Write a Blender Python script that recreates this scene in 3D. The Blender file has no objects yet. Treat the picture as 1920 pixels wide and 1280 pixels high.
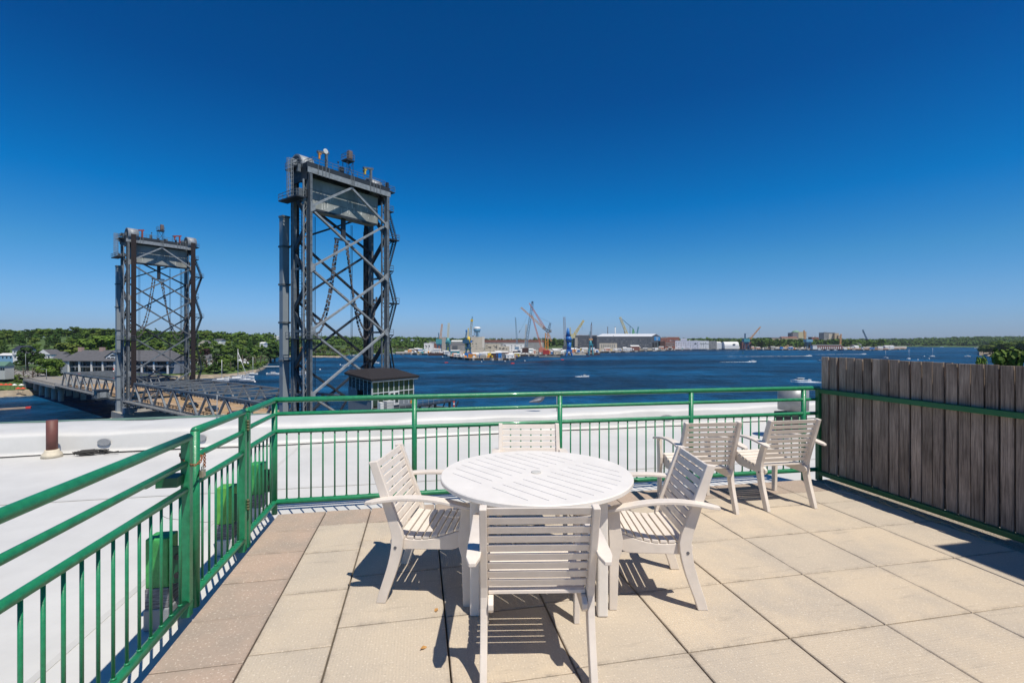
import bpy, bmesh, math, random
from mathutils import Vector, Matrix, noise
random.seed(7)
sc = bpy.context.scene
COL = sc.collection
rad = math.radians

# ------------------------------------------------------------------ camera
FPX = 885.0                     # focal length in photo pixels (1920 wide)
CAMZ = 1.61
TH = math.atan(174 / FPX)       # camera looks this far to the right of +Y
CT, ST = math.cos(TH), math.sin(TH)
cam = bpy.data.objects.new('camera', bpy.data.cameras.new('camera'))
COL.objects.link(cam); sc.camera = cam
cam.data.sensor_width = 36; cam.data.lens = 36 * FPX / 1920
cam.data.clip_start = .05; cam.data.clip_end = 20000
cam.location = (0, 0, CAMZ); cam.rotation_euler = (rad(90), 0, -TH)

# ------------------------------------------------------------------ light
SUN = Vector((.22, -.46, 1)).normalized()          # towards the sun
ELEV = math.asin(SUN.z); AZ = math.atan2(SUN.x, SUN.y)
sl = bpy.data.lights.new('sun', 'SUN'); sl.energy = 4.9; sl.angle = rad(.53); sl.color = (1, .93, .82)
so = bpy.data.objects.new('sun', sl); COL.objects.link(so)
so.rotation_euler = (-SUN).to_track_quat('-Z', 'Y').to_euler()
w = bpy.data.worlds.new('World'); sc.world = w; w.use_nodes = True
nt = w.node_tree; N = nt.nodes; bg = N['Background']
sky = N.new('ShaderNodeTexSky'); sky.sky_type = 'NISHITA'; sky.sun_disc = False
sky.sun_elevation = ELEV; sky.sun_rotation = AZ
sky.air_density = 1.0; sky.dust_density = .3; sky.ozone_density = 3.0; sky.altitude = 0
hs = N.new('ShaderNodeHueSaturation'); hs.inputs['Saturation'].default_value = 1.25
tc = N.new('ShaderNodeTexCoord'); sx = N.new('ShaderNodeSeparateXYZ')
cr = N.new('ShaderNodeValToRGB'); mx = N.new('ShaderNodeMix'); mx.data_type = 'RGBA'; mx.blend_type = 'MULTIPLY'
mx.inputs[0].default_value = 1
e = cr.color_ramp.elements
e[0].position = 0; e[0].color = (.37, .50, .98, 1)
e[1].position = 1; e[1].color = (.14, .38, .58, 1)
for p_, c_ in ((.035, (.36, .53, .94)), (.09, (.35, .575, .86)), (.155, (.245, .60, .81)), (.262, (.006, .545, .84)), (.445, (.001, .37, .65)), (.6, (.001, .37, .61))):
    q = e.new(p_); q.color = (*c_, 1)
nt.links.new(tc.outputs['Generated'], sx.inputs[0]); nt.links.new(sx.outputs['Z'], cr.inputs[0])
nt.links.new(sky.outputs[0], hs.inputs['Color']); nt.links.new(hs.outputs[0], mx.inputs[6])
nt.links.new(cr.outputs[0], mx.inputs[7]); nt.links.new(mx.outputs[2], bg.inputs['Color'])
bg.inputs['Strength'].default_value = .13
sc.view_settings.view_transform = 'Standard'; sc.view_settings.look = 'None'
sc.view_settings.exposure = 0; sc.view_settings.gamma = 1

# ------------------------------------------------------------------ frames
HC = 25.6                        # camera above the water
WZ = CAMZ - HC
def CW(xr, d, zc=0): return Vector((xr * CT + d * ST, d * CT - xr * ST, zc + CAMZ))
def at(px, py, d): return CW((px - 960) / FPX * d, d, (640 - py) / FPX * d)
def dw(py): return FPX * HC / (py - 640)
def wl(px, py):
    return at(px, py, dw(py))

# ------------------------------------------------------------------ materials
MATS = {}
def mat(name, col, rough=.6, var=.12, scale=3, bump=0, metal=0, bscale=None, detail=5, rnd=0, spec=.5, coat=0, stretch=None):
    if name in MATS: return MATS[name]
    m = bpy.data.materials.new(name); m.use_nodes = True; t = m.node_tree; n = t.nodes; L = t.links.new
    b = n['Principled BSDF']; b.inputs['Roughness'].default_value = rough; b.inputs['Metallic'].default_value = metal
    b.inputs['Specular IOR Level'].default_value = spec; b.inputs['Coat Weight'].default_value = coat
    co = n.new('ShaderNodeTexCoord'); src = co.outputs['Object']
    if stretch:
        mp = n.new('ShaderNodeMapping'); mp.inputs['Scale'].default_value = stretch; L(src, mp.inputs[0]); src = mp.outputs[0]
    nz = n.new('ShaderNodeTexNoise'); nz.inputs['Scale'].default_value = scale; nz.inputs['Detail'].default_value = detail
    nz.inputs['Roughness'].default_value = .65; L(src, nz.inputs['Vector'])
    r = n.new('ShaderNodeValToRGB'); r.color_ramp.elements[0].position = .3; r.color_ramp.elements[1].position = .7
    lo = [max(0, c * (1 - var)) for c in col]; hi = [min(1, c * (1 + var)) for c in col]
    r.color_ramp.elements[0].color = (*lo, 1); r.color_ramp.elements[1].color = (*hi, 1)
    L(nz.outputs['Fac'], r.inputs[0]); out = r.outputs[0]
    if rnd:
        oi = n.new('ShaderNodeObjectInfo'); mr = n.new('ShaderNodeMapRange'); mr.inputs['To Min'].default_value = 1 - rnd; mr.inputs['To Max'].default_value = 1 + rnd
        L(oi.outputs['Random'], mr.inputs['Value']); mm = n.new('ShaderNodeVectorMath'); mm.operation = 'SCALE'
        L(out, mm.inputs[0]); L(mr.outputs[0], mm.inputs['Scale']); out = mm.outputs[0]
    L(out, b.inputs['Base Color'])
    if bump:
        n2 = n.new('ShaderNodeTexNoise'); n2.inputs['Scale'].default_value = bscale or scale * 6; n2.inputs['Detail'].default_value = 4
        L(src, n2.inputs['Vector']); bp = n.new('ShaderNodeBump'); bp.inputs['Strength'].default_value = bump; bp.inputs['Distance'].default_value = .02
        L(n2.outputs['Fac'], bp.inputs['Height']); L(bp.outputs[0], b.inputs['Normal'])
    MATS[name] = m; return m

def paver_mat(name, c0, c1, c2, grit, rib):
    m = bpy.data.materials.new(name); m.use_nodes = True; t = m.node_tree; n = t.nodes; L = t.links.new
    b = n['Principled BSDF']; b.inputs['Roughness'].default_value = .85; b.inputs['Specular IOR Level'].default_value = .25
    co = n.new('ShaderNodeTexCoord'); at_ = n.new('ShaderNodeAttribute'); at_.attribute_name = 'tone'
    def noi(s, d=6, r=.6, vec=None):
        k = n.new('ShaderNodeTexNoise'); k.inputs['Scale'].default_value = s; k.inputs['Detail'].default_value = d; k.inputs['Roughness'].default_value = r
        L(vec or co.outputs['Object'], k.inputs['Vector']); return k.outputs['Fac']
    def mixc(f, a, c, bt='MIX'):
        k = n.new('ShaderNodeMix'); k.data_type = 'RGBA'; k.blend_type = bt
        if isinstance(f, float): k.inputs[0].default_value = f
        else: L(f, k.inputs[0])
        for i, v in ((6, a), (7, c)):
            if isinstance(v, tuple): k.inputs[i].default_value = (*v, 1)
            else: L(v, k.inputs[i])
        return k.outputs[2]
    def ramp(x, a, c, lo=0., hi=1.):
        k = n.new('ShaderNodeMapRange'); k.inputs['From Min'].default_value = a; k.inputs['From Max'].default_value = c
        k.inputs['To Min'].default_value = lo; k.inputs['To Max'].default_value = hi; L(x, k.inputs['Value']); return k.outputs[0]
    col = mixc(at_.outputs['Fac'], c0, c1)
    col = mixc(ramp(noi(2.2, 5), .42, .68), col, c2)                       # weathered grey blotches
    col = mixc(ramp(noi(grit, 2, .5), .58, .72, 0, .22), col, (.12, .10, .08))   # dark grit
    col = mixc(ramp(noi(grit * .8 + 13, 1, .5), .62, .74, 0, .5), col, (.8, .72, .6))
    mpv = n.new('ShaderNodeMapping'); mpv.inputs['Scale'].default_value = (1.2, 9, 1); L(co.outputs['Object'], mpv.inputs[0])
    col = mixc(ramp(noi(1.6, 6, .7, mpv.outputs[0]), .58, .74, 0, .38), col, (.17, .15, .13))   # dirt streaks
    ar = n.new('ShaderNodeAttribute'); ar.attribute_name = 'rim'
    pw = n.new('ShaderNodeMath'); pw.operation = 'POWER'; pw.inputs[1].default_value = 2.2; L(ar.outputs['Fac'], pw.inputs[0])
    ml = n.new('ShaderNodeMath'); ml.operation = 'MULTIPLY'; L(pw.outputs[0], ml.inputs[0]); L(ramp(noi(7, 6, .8), .46, .66, .05, 1.2), ml.inputs[1])
    mm2 = n.new('ShaderNodeMath'); mm2.operation = 'MULTIPLY'; mm2.inputs[1].default_value = .55; L(ml.outputs[0], mm2.inputs[0]); col = mixc(mm2.outputs[0], col, (.24, .205, .17))
    L(col, b.inputs['Base Color'])
    h = noi(grit * 1.3, 3)
    if rib:
        wv = n.new('ShaderNodeTexWave'); wv.bands_direction = 'X'; wv.inputs['Scale'].default_value = rib; wv.inputs['Distortion'].default_value = .15
        L(co.outputs['Object'], wv.inputs['Vector'])
        wv2 = n.new('ShaderNodeTexWave'); wv2.bands_direction = 'Y'; wv2.inputs['Scale'].default_value = rib; L(co.outputs['Object'], wv2.inputs['Vector'])
        ad = n.new('ShaderNodeMath'); ad.operation = 'MULTIPLY_ADD'; ad.inputs[1].default_value = .5; L(wv2.outputs['Fac'], ad.inputs[0]); L(wv.outputs['Fac'], ad.inputs[2])
        a2 = n.new('ShaderNodeMath'); a2.operation = 'ADD'; L(ad.outputs[0], a2.inputs[0]); L(h, a2.inputs[1]); h = a2.outputs[0]
    bp = n.new('ShaderNodeBump'); bp.inputs['Strength'].default_value = .22; bp.inputs['Distance'].default_value = .003
    L(h, bp.inputs['Height']); L(bp.outputs[0], b.inputs['Normal'])
    return m

# ------------------------------------------------------------------ mesh builder
class MB:
    def __init__(s): s.v = []; s.f = []; s.sm = []
    def add(s, vs, fs, smooth=False):
        k = len(s.v); s.v += [tuple(p) for p in vs]; s.f += [tuple(i + k for i in f) for f in fs]; s.sm += [smooth] * len(fs); return s
    def box(s, c, sz, rz=0, M=None):
        x, y, z = sz[0] / 2, sz[1] / 2, sz[2] / 2
        vs = [Vector((a, b, d)) for a in (-x, x) for b in (-y, y) for d in (-z, z)]
        R = Matrix.Rotation(rz, 3, 'Z') if M is None else M
        vs = [R @ p + Vector(c) for p in vs]
        return s.add(vs, [(0, 1, 3, 2), (4, 6, 7, 5), (0, 4, 5, 1), (2, 3, 7, 6), (0, 2, 6, 4), (1, 5, 7, 3)])
    def bb(s, x0, x1, y0, y1, z0, z1): return s.box(((x0 + x1) / 2, (y0 + y1) / 2, (z0 + z1) / 2), (abs(x1 - x0), abs(y1 - y0), abs(z1 - z0)))
    def bar(s, p, q, w, h=None, up=(0, 0, 1)):
        p = Vector(p); q = Vector(q); d = q - p; h = w if h is None else h; L = d.length
        if L < 1e-6: return s
        d.normalize(); u = Vector(up)
        if abs(d.dot(u)) > .98: u = Vector((0, 1, 0)) if abs(d.y) < .9 else Vector((1, 0, 0))
        a = d.cross(u).normalized(); b = a.cross(d)
        return s.box((p + q) / 2, (w, L, h), M=Matrix((a, d, b)).transposed())
    def tube(s, pts, r, n=8, caps=True, smooth=True):
        pts = [Vector(p) for p in pts]; m = len(pts); rs = r if isinstance(r, (list, tuple)) else [r] * m
        vs = []; pa = None
        for i, p in enumerate(pts):
            t = (pts[min(i + 1, m - 1)] - pts[max(i - 1, 0)])
            t = t.normalized() if t.length > 1e-9 else Vector((0, 0, 1))
            if pa is None:
                u = Vector((0, 0, 1)) if abs(t.z) < .9 else Vector((1, 0, 0)); a = t.cross(u).normalized()
            else:
                a = (pa - t * pa.dot(t)); a = a.normalized() if a.length > 1e-6 else t.orthogonal().normalized()
            pa = a; b = t.cross(a)
            for k in range(n):
                an = 2 * math.pi * k / n; vs.append(p + (a * math.cos(an) + b * math.sin(an)) * rs[i])
        fs = [(i * n + k, i * n + (k + 1) % n, (i + 1) * n + (k + 1) % n, (i + 1) * n + k) for i in range(m - 1) for k in range(n)]
        k0 = len(s.f); s.add(vs, fs, smooth)
        if caps:
            base = len(s.v) - len(vs)
            s.f += [tuple(base + k for k in range(n))[::-1], tuple(base + (m - 1) * n + k for k in range(n))]; s.sm += [False, False]
        return s
    def cyl(s, c, r, h, n=16, axis='z', r2=None):
        c = Vector(c); a = {'x': Vector((1, 0, 0)), 'y': Vector((0, 1, 0)), 'z': Vector((0, 0, 1))}[axis]
        return s.tube([c - a * h / 2, c + a * h / 2], [r, r if r2 is None else r2], n)
    def ext(s, poly, lo, hi, ax='y', smooth=False):
        # extrude a 2D outline; ax y: (x,z); ax x: (y,z); ax z: (x,y)
        f = {'y': lambda p, t: (p[0], t, p[1]), 'x': lambda p, t: (t, p[0], p[1]), 'z': lambda p, t: (p[0], p[1], t)}[ax]
        n = len(poly); vs = [f(p, lo) for p in poly] + [f(p, hi) for p in poly]
        fs = [(i, (i + 1) % n, n + (i + 1) % n, n + i) for i in range(n)]
        s.add(vs, fs, smooth); s.add(vs, [tuple(range(n))[::-1], tuple(range(n, 2 * n))]); return s
    def strip(s, top, bot, lo, hi):
        # like ext but from paired upper/lower outlines (good for curved boards); points are (x,z)
        n = len(top); vs = []
        for y in (lo, hi): vs += [(p[0], y, p[1]) for p in top] + [(p[0], y, p[1]) for p in bot]
        A, B, C, D = 0, n, 2 * n, 3 * n; fs = []
        for i in range(n - 1):
            fs += [(A + i, B + i, B + i + 1, A + i + 1), (C + i, C + i + 1, D + i + 1, D + i), (A + i, A + i + 1, C + i + 1, C + i), (B + i, D + i, D + i + 1, B + i + 1)]
        fs += [(A, C, D, B), (A + n - 1, B + n - 1, D + n - 1, C + n - 1)]
        return s.add(vs, fs)
    def lathe(s, prof, n=24, c=(0, 0, 0), smooth=True):
        m = len(prof); vs = [(c[0] + r * math.cos(2 * math.pi * k / n), c[1] + r * math.sin(2 * math.pi * k / n), c[2] + z) for r, z in prof for k in range(n)]
        fs = [(i * n + k, i * n + (k + 1) % n, (i + 1) * n + (k + 1) % n, (i + 1) * n + k) for i in range(m - 1) for k in range(n)]
        s.add(vs, fs, smooth); b = len(s.v) - len(vs)
        s.f += [tuple(b + k for k in range(n))[::-1], tuple(b + (m - 1) * n + k for k in range(n))]; s.sm += [False, False]; return s
    def sph(s, c, r, n=8, m=6, sc_=(1, 1, 1)):
        vs = []; fs = []
        for i in range(m + 1):
            a = math.pi * i / m
            for k in range(n):
                b = 2 * math.pi * k / n; vs.append((c[0] + r * sc_[0] * math.sin(a) * math.cos(b), c[1] + r * sc_[1] * math.sin(a) * math.sin(b), c[2] + r * sc_[2] * math.cos(a)))
        fs = [(i * n + k, (i + 1) * n + k, (i + 1) * n + (k + 1) % n, i * n + (k + 1) % n) for i in range(m) for k in range(n)]
        return s.add(vs, fs, True)
    def build(s, name, m, parent=None, bevel=0, loc=None, label=None):
        me = bpy.data.meshes.new(name); me.from_pydata(s.v, [], s.f)
        me.polygons.foreach_set('use_smooth', s.sm)
        bm = bmesh.new(); bm.from_mesh(me); bmesh.ops.recalc_face_normals(bm, faces=bm.faces); bm.to_mesh(me); bm.free()
        me.materials.append(m); me.update()
        o = bpy.data.objects.new(name, me); COL.objects.link(o)
        if parent: o.parent = parent
        if loc: o.location = loc
        if bevel:
            b = o.modifiers.new('bevel', 'BEVEL'); b.width = bevel; b.segments = 2; b.limit_method = 'ANGLE'; b.angle_limit = rad(40)
        if label: o['label'] = label
        return o
def tag(o, label=None, cat=None, group=None, kind=None):
    if label: o['label'] = label
    if cat: o['category'] = cat
    if group: o['group'] = group
    if kind: o['kind'] = kind
    return o
def thing(name, label, cat, loc=(0, 0, 0), rz=0, group=None):
    o = bpy.data.objects.new(name, None); COL.objects.link(o); o.empty_display_size = .2
    o.location = loc; o.rotation_euler = (0, 0, rz); return tag(o, label, cat, group)
def dup(root, loc, rz, label=None, group=None, scale=None, tint=None):
    def cp(o, par):
        c = o.copy(); COL.objects.link(c); c.parent = par
        for ch in kids.get(o, []): cp(ch, c)
        return c
    kids = {}
    for o in root.children: kids.setdefault(root, []).append(o)
    for o in list(root.children):
        kids[o] = list(o.children)
    r = cp(root, None); r.location = loc; r.rotation_euler = (0, 0, rz)
    if scale: r.scale = (scale,) * 3 if not hasattr(scale, '__len__') else scale
    if label: r['label'] = label
    if group: r['group'] = group
    return r
def lerp(a, b, t): return a + (b - a) * t
def interp(tab, x):
    if x <= tab[0][0]: return tab[0][1]
    for (a, b), (c, d) in zip(tab, tab[1:]):
        if x <= c: return b + (d - b) * (x - a) / (c - a)
    return tab[-1][1]

# =================================================================== MATERIAL SET
GREEN = mat('green_paint', (.016, .205, .088), .38, .22, 22, bump=.10, coat=.12)
GREEN2 = mat('old_green_paint', (.045, .29, .07), .5, .6, 6, bump=.1)
DGREEN = mat('dark_green_plate', (.006, .10, .035), .5, .2, 9)
CHAIR = mat('painted_chair', (.72, .65, .575), .5, .10, 5, bump=.03, bscale=40)
WHITE = mat('painted_resin', (.775, .74, .69), .45, .05, 6, bump=.03, bscale=40, stretch=(1, 1, 1))
ROOFM = mat('white_membrane', (.59, .585, .56), .55, .10, .9, bump=.25, bscale=2.5)
ROOFG = mat('patch_membrane', (.27, .28, .29), .6, .12, 6)
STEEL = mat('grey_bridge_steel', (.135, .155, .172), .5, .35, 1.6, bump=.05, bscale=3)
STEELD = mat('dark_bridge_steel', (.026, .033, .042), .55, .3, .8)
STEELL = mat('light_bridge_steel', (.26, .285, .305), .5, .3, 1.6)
RUST = mat('rusty_brown', (.075, .035, .028), .7, .35, 2)
CABLE = mat('cable_bundle', (.020, .012, .011), .7, .3, 1.5)
BLACK = mat('black_rubber', (.015, .015, .017), .6, .2, 8)
GLASS = mat('dark_glass', (.02, .035, .045), .08, .3, 1.5, spec=.9)
GLASSG = mat('green_glass', (.03, .06, .04), .1, .5, .8, spec=.8)
CONC = mat('concrete', (.36, .34, .30), .85, .2, .6)
CONCD = mat('old_concrete', (.20, .20, .19), .85, .3, .5)
ASPH = mat('road_asphalt', (.24, .225, .20), .9, .12, .4)
DECKR = mat('bridge_road', (.40, .27, .15), .85, .18, .5)
SAND = mat('shore_rock', (.30, .25, .18), .9, .35, .25, bump=.4, bscale=1)
GRASS = mat('grass_ground', (.060, .105, .022), .95, .45, .06)
YARD = mat('yard_ground', (.30, .28, .25), .9, .3, .05)
LEAFS = [mat('leaf_mid', (.092, .152, .022), .7, .4, .35, rnd=.35, spec=.2), mat('leaf_dark', (.046, .094, .018), .7, .4, .35, rnd=.35, spec=.2),
         mat('leaf_light', (.145, .20, .036), .7, .45, .35, rnd=.25, spec=.2), mat('leaf_purple', (.040, .018, .018), .7, .4, .4, rnd=.2, spec=.2)]
WOODFAR = mat('far_leaves', (.070, .125, .024), .8, .45, .035, spec=.1)
BARK = mat('bark', (.09, .07, .055), .9, .3, 2)
WALLW = mat('white_siding', (.72, .72, .70), .6, .06, .5)
WALLG = mat('grey_siding', (.28, .30, .32), .7, .1, .5)
ROOFS = mat('grey_shingle', (.098, .098, .106), .85, .2, .8)
ROOFL = mat('light_roof', (.62, .62, .60), .6, .08, .1)
BRICK = mat('brick', (.24, .10, .075), .85, .25, .3)
BEIGE = mat('beige_wall', (.50, .45, .36), .8, .1, .1)
TANW = mat('tan_wall', (.42, .33, .22), .8, .12, .1)
DGREY = mat('dark_grey_cladding', (.085, .095, .11), .6, .12, .05)
MGREY = mat('mid_grey_wall', (.26, .26, .25), .75, .15, .1)
ORANGE = mat('orange_paint', (.75, .30, .05), .5, .15, .4)
YELLOW = mat('yellow_paint', (.72, .50, .05), .5, .15, .4)
RED = mat('red_paint', (.50, .05, .03), .45, .15, .4)
BLUE = mat('blue_paint', (.02, .16, .46), .45, .15, .4)
DBLUE = mat('dark_blue_paint', (.03, .10, .18), .5, .2, .4)
TEAL = mat('teal_paint', (.07, .30, .34), .5, .2, .4)
BOATW = mat('boat_white', (.80, .80, .78), .3, .05, 1)
FOAM = mat('wake_foam', (.75, .80, .84), .8, .2, .3)

ORD = ['leftmost', 'second', 'third', 'fourth', 'fifth', 'sixth', 'seventh', 'eighth', 'ninth', 'tenth', 'eleventh', 'twelfth', 'thirteenth', 'fourteenth', 'fifteenth', 'sixteenth', 'seventeenth', 'eighteenth', 'nineteenth', 'twentieth', 'twenty-first', 'twenty-second', 'twenty-third', 'twenty-fourth', 'twenty-fifth', 'twenty-sixth']
# =================================================================== 1. ROOF AND PAVING
RZ = -.11
KR = (CAMZ - RZ) / 1.91
def build_roof():
    # flat white membrane and its broad rolled parapet along the far edge
    m = MB()
    m.bb(-16, 16, -9, 9.2, RZ - .5, RZ)
    tag(m.build('roof', ROOFM), kind='structure')
    p0, p1 = Vector((-16.0, 9.07)), Vector((16.0, 10.02))     # crease line
    def crease(x): return KR * lerp(9.28, 10.0, (x / KR + 7) / 14.5)
    prof = [(0, RZ + .004), (.02, RZ + .012), (.035, RZ + .035), (.04, RZ + .06), (.055, RZ + .25), (.06, RZ + .27), (.08, RZ + .295), (.12, RZ + .31), (.2, RZ + .318), (.35, RZ + .322), (.8, RZ + .316), (1.04, RZ + .30), (1.07, RZ + .27), (1.08, RZ + .1), (1.08, RZ - .4)]
    m = MB(); vs = []; nx = 80
    for i in range(nx + 1):
        x = -16 + 32 * i / nx; y0 = crease(x); wv = .012 * math.sin(x * 1.7) + .010 * math.sin(x * 4.3 + 1)
        wid = 1.0 + .18 * math.sin(0.25 * x + .5) * 0
        for (a, z) in prof: vs.append((x, y0 + a * (1.28 if x < -2 else lerp(1.28, .55, (x + 2) / 14)), z + (wv if .05 < a < 1.1 else 0)))
    n = len(prof)
    m.add(vs, [(i * n + k, i * n + k + 1, (i + 1) * n + k + 1, (i + 1) * n + k) for i in range(nx) for k in range(n - 1)], True)
    par = tag(m.build('parapet', ROOFM), 'low white rolled roof parapet running along the far roof edge', 'parapet')
    m = MB(); pts = []
    for i in range(41):
        x = -16 + 32 * i / 40; pts.append((x, crease(x) + 1.10 * (1.28 if x < -2 else lerp(1.28, .55, (x + 2) / 14)), RZ + .305))
    for a, b in zip(pts, pts[1:]): m.bar(a, b, .05, .035)
    m.build('metal_edge', mat('edge_metal', (.16, .26, .21), .5, .2, 3), par)
    # grey patches on the parapet face
    for px, py, L in ((218, 821, 'grey oval patch on the white parapet right of the brown pipe'), (388, 815, 'grey oval patch on the white parapet seen through the gate top'), (1222, 774, 'grey oblong patch on the white parapet behind the right chairs')):
        d = FPX * (CAMZ - (RZ + .15)) / (py - 640); p = at(px, py, d)
        y = crease(p.x) + .045
        q = MB(); ring = [(.085 * math.cos(k * math.pi / 8) * (1.1 if px < 1000 else 1.8), .055 * math.sin(k * math.pi / 8)) for k in range(16)]
        q.add([(a, .01 + .07 * b, b) for a, b in ring] + [(a * .95, -.004 + .07 * b, b * .95) for a, b in ring] , [(k, (k + 1) % 16, 16 + (k + 1) % 16, 16 + k) for k in range(16)] + [tuple(range(16, 32))])
        o = q.build('roof_patch', ROOFG, loc=(p.x, y - .012, RZ + .15)); tag(o, L, 'roof patch')
    # cable along the crease
    m = MB(); pts = []
    for i in range(120):
        x = -15 + 26 * i / 119; pts.append((x, crease(x) - .13 + .05 * math.sin(x * .9) + .02 * math.sin(x * 3.1), RZ + .012))
    m.tube(pts, .009, 6); tag(m.build('roof_cable', BLACK), 'thin black cable lying along the foot of the white parapet', 'cable')
    # lapped seams and stray sealant on the membrane
    m = MB(); r = random.Random(12)
    for x in (-13.4, -10.9, -8.6, -6.35, -4.15, -1.95): m.bb(x, x + .045, -8, crease(x) - .02, RZ + .001, RZ + .0035)
    for y in (-1.2, 2.35, 5.9): m.bb(-15.8, 15.8 if y > 5 else -1.75, y, y + .05, RZ + .004, RZ + .0062)
    tag(m.build('roof_seams', mat('seam_membrane', (.54, .535, .51), .6, .1, 2)), kind='structure')
    m = MB(); y = 2.0; x = -1.95; pts = []
    for k in range(14): pts.append((x - .05 * k + r.uniform(-.015, .015), y + .11 * k + r.uniform(-.01, .01), RZ + .003))
    m.tube(pts, .0022, 4); pts = [(-2.5 + .12 * k + r.uniform(-.02, .02), 5.2 - .05 * k + r.uniform(-.03, .03), RZ + .003) for k in range(12)]; m.tube(pts, .002, 4)
    tag(m.build('membrane_cracks', mat('crack_dark', (.25, .24, .22), .9, .2, 10)), kind='structure')
    # building under the roof
    m = MB(); m.bb(-15.9, 15.9, -9, 9.15, WZ + 1.5, RZ - .5)
    tag(m.build('hotel_building', BRICK), 'brick building that carries the white roof and terrace', 'building')
build_roof()

COLX = [-1.295, -.865, -.455, .150, .755, 1.370, 1.977, 2.606, 3.230, 3.92, 4.52]
def build_paving():
    rows_b = [4.745 - .432 * k for k in range(20)]
    cream = MB(); brown = MB(); ct = []; bt = []
    G = .0048
    def tile(M_, T_, x0, x1, y0, y1, tone):
        z = random.uniform(-.0015, .0015); a = random.uniform(-.0012, .0012)
        x0 += G; x1 -= G; y0 += G; y1 -= G
        e = .004; q = .045
        vs = [(x0, y0, -.05), (x1, y0, -.05), (x1, y1, -.05), (x0, y1, -.05),
              (x0, y0, z - e), (x1, y0, z - e + a), (x1, y1, z - e + a), (x0, y1, z - e),
              (x0 + e, y0 + e, z), (x1 - e, y0 + e, z + a), (x1 - e, y1 - e, z + a), (x0 + e, y1 - e, z),
              (x0 + q, y0 + q, z), (x1 - q, y0 + q, z + a), (x1 - q, y1 - q, z + a), (x0 + q, y1 - q, z)]
        fs = [(0, 1, 5, 4), (1, 2, 6, 5), (2, 3, 7, 6), (3, 0, 4, 7), (4, 5, 9, 8), (5, 6, 10, 9), (6, 7, 11, 10), (7, 4, 8, 11), (8, 9, 13, 12), (9, 10, 14, 13), (10, 11, 15, 14), (11, 8, 12, 15), (12, 13, 14, 15)]
        M_.add(vs, fs); T_ += [tone] * 16
    for c in range(len(COLX) - 1):
        x0, x1 = COLX[c], COLX[c + 1]
        if c == 0:
            for k in range(18): tile(brown, bt, x0, x1, rows_b[k + 1], rows_b[k], random.random())
            continue
        if c == 1: first, ys = 4.38, [3.826, 3.23]
        elif c == 2: first, ys = 4.37, [3.98, 3.385, 2.80]
        elif c == 3: first, ys = 4.36, [3.90, 3.39, 2.79]
        else: first, ys = 4.36, [4.025, 3.43, 2.82]
        tile(brown, bt, x0, x1, first, 4.745, random.random())
        y = first; seq = [first] + ys
        while seq[-1] > -4: seq.append(seq[-1] - .592)
        for a, b in zip(seq, seq[1:]): tile(cream, ct, x0, x1, b, a, random.random())
    for M_, T_, m, nm in ((cream, ct, paver_mat('cream_paver', (.57, .475, .355), (.505, .435, .345), (.46, .40, .325), 95, 19), 'cream_paving'),
                          (brown, bt, paver_mat('brown_paver', (.45, .34, .265), (.38, .305, .25), (.34, .285, .235), 75, 0), 'brown_paving')):
        o = M_.build(nm, m); at_ = o.data.attributes.new('tone', 'FLOAT', 'POINT'); at_.data.foreach_set('value', T_); ae = o.data.attributes.new('rim', 'FLOAT', 'POINT'); ae.data.foreach_set('value', ([1.0] * 12 + [0.0] * 4) * (len(T_) // 16)); tag(o, kind='structure')
    m = MB(); m.bb(-1.28, 4.52, -4.2, 4.73, -.10, -.052)
    tag(m.build('paving_bed', mat('paving_bed', (.05, .045, .04), .95, .3, 8)), kind='structure')
    m = MB(); m.bb(4.52, 4.9, -4.2, 4.75, -.105, -.015)
    g = m.build('gravel_strip', mat('gravel', (.34, .29, .22), .95, .6, 90, bump=.8, bscale=120)); tag(g, kind='structure')
build_paving()

# =================================================================== 2. GREEN RAILINGS
def railing(name, label, p, q, posts, z=(1.05, .915, .755, .085), spacing=.105, square=(), balust=True, ext=(0, 0), rail_r=(.026, .019, .021, .025), cat='railing', group=None, endcaps=True):
    """p,q ground points; local x runs along the rail"""
    p = Vector(p); q = Vector(q); d = q - p; L = d.length; rz = math.atan2(d.y, d.x)
    t = thing(name, label, cat, (p.x, p.y, 0), rz, group)
    nm = ('top_rail', 'middle_rail', 'lower_rail', 'bottom_rail')
    for zz, r, n_ in zip(z, rail_r, nm):
        MB().tube([(-ext[0], 0, zz)] + [(L * k / 6, 0, zz) for k in range(7)] + [(L + ext[1], 0, zz)], r, 14).build(n_, GREEN, t)
    for x, zt in posts:
        m = MB()
        if x in square: m.bb(x - .024, x + .024, -.024, .024, -.02, zt)
        else: m.tube([(x, 0, -.02), (x, 0, zt - .01)], .026, 14)
        m.build('post', GREEN, t, bevel=.004 if x in square else 0)
    if balust:
        n = round(L / spacing); 
        proto = None
        for k in range(1, n):
            x = L * k / n
            if any(abs(x - a) < .035 for a, _ in posts): continue
            if proto is None:
                m = MB(); m.tube([(0, 0, z[3]), (0, 0, z[2])], .0078, 8)
                m.lathe([(.009, z[3] + .022), (.013, z[3] + .028), (.009, z[3] + .034)], 8)
                proto = m.build('baluster', GREEN, t, loc=(x, 0, 0))
            else:
                c = proto.copy(); COL.objects.link(c); c.parent = t; c.location = (x, 0, 0)
    return t
BY = 4.80; LX = -1.342
back = railing('railing', 'long green pipe railing behind the table, along the far side of the terrace', (LX, 4.81), (4.50, 4.80),
        [(0, 1.05), (1.295, 1.05), (2.803, 1.05), (4.331, 1.05), (5.79, 1.05)], z=(1.058, .925, .76, .095), spacing=.1075, ext=(0, .16))
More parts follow.
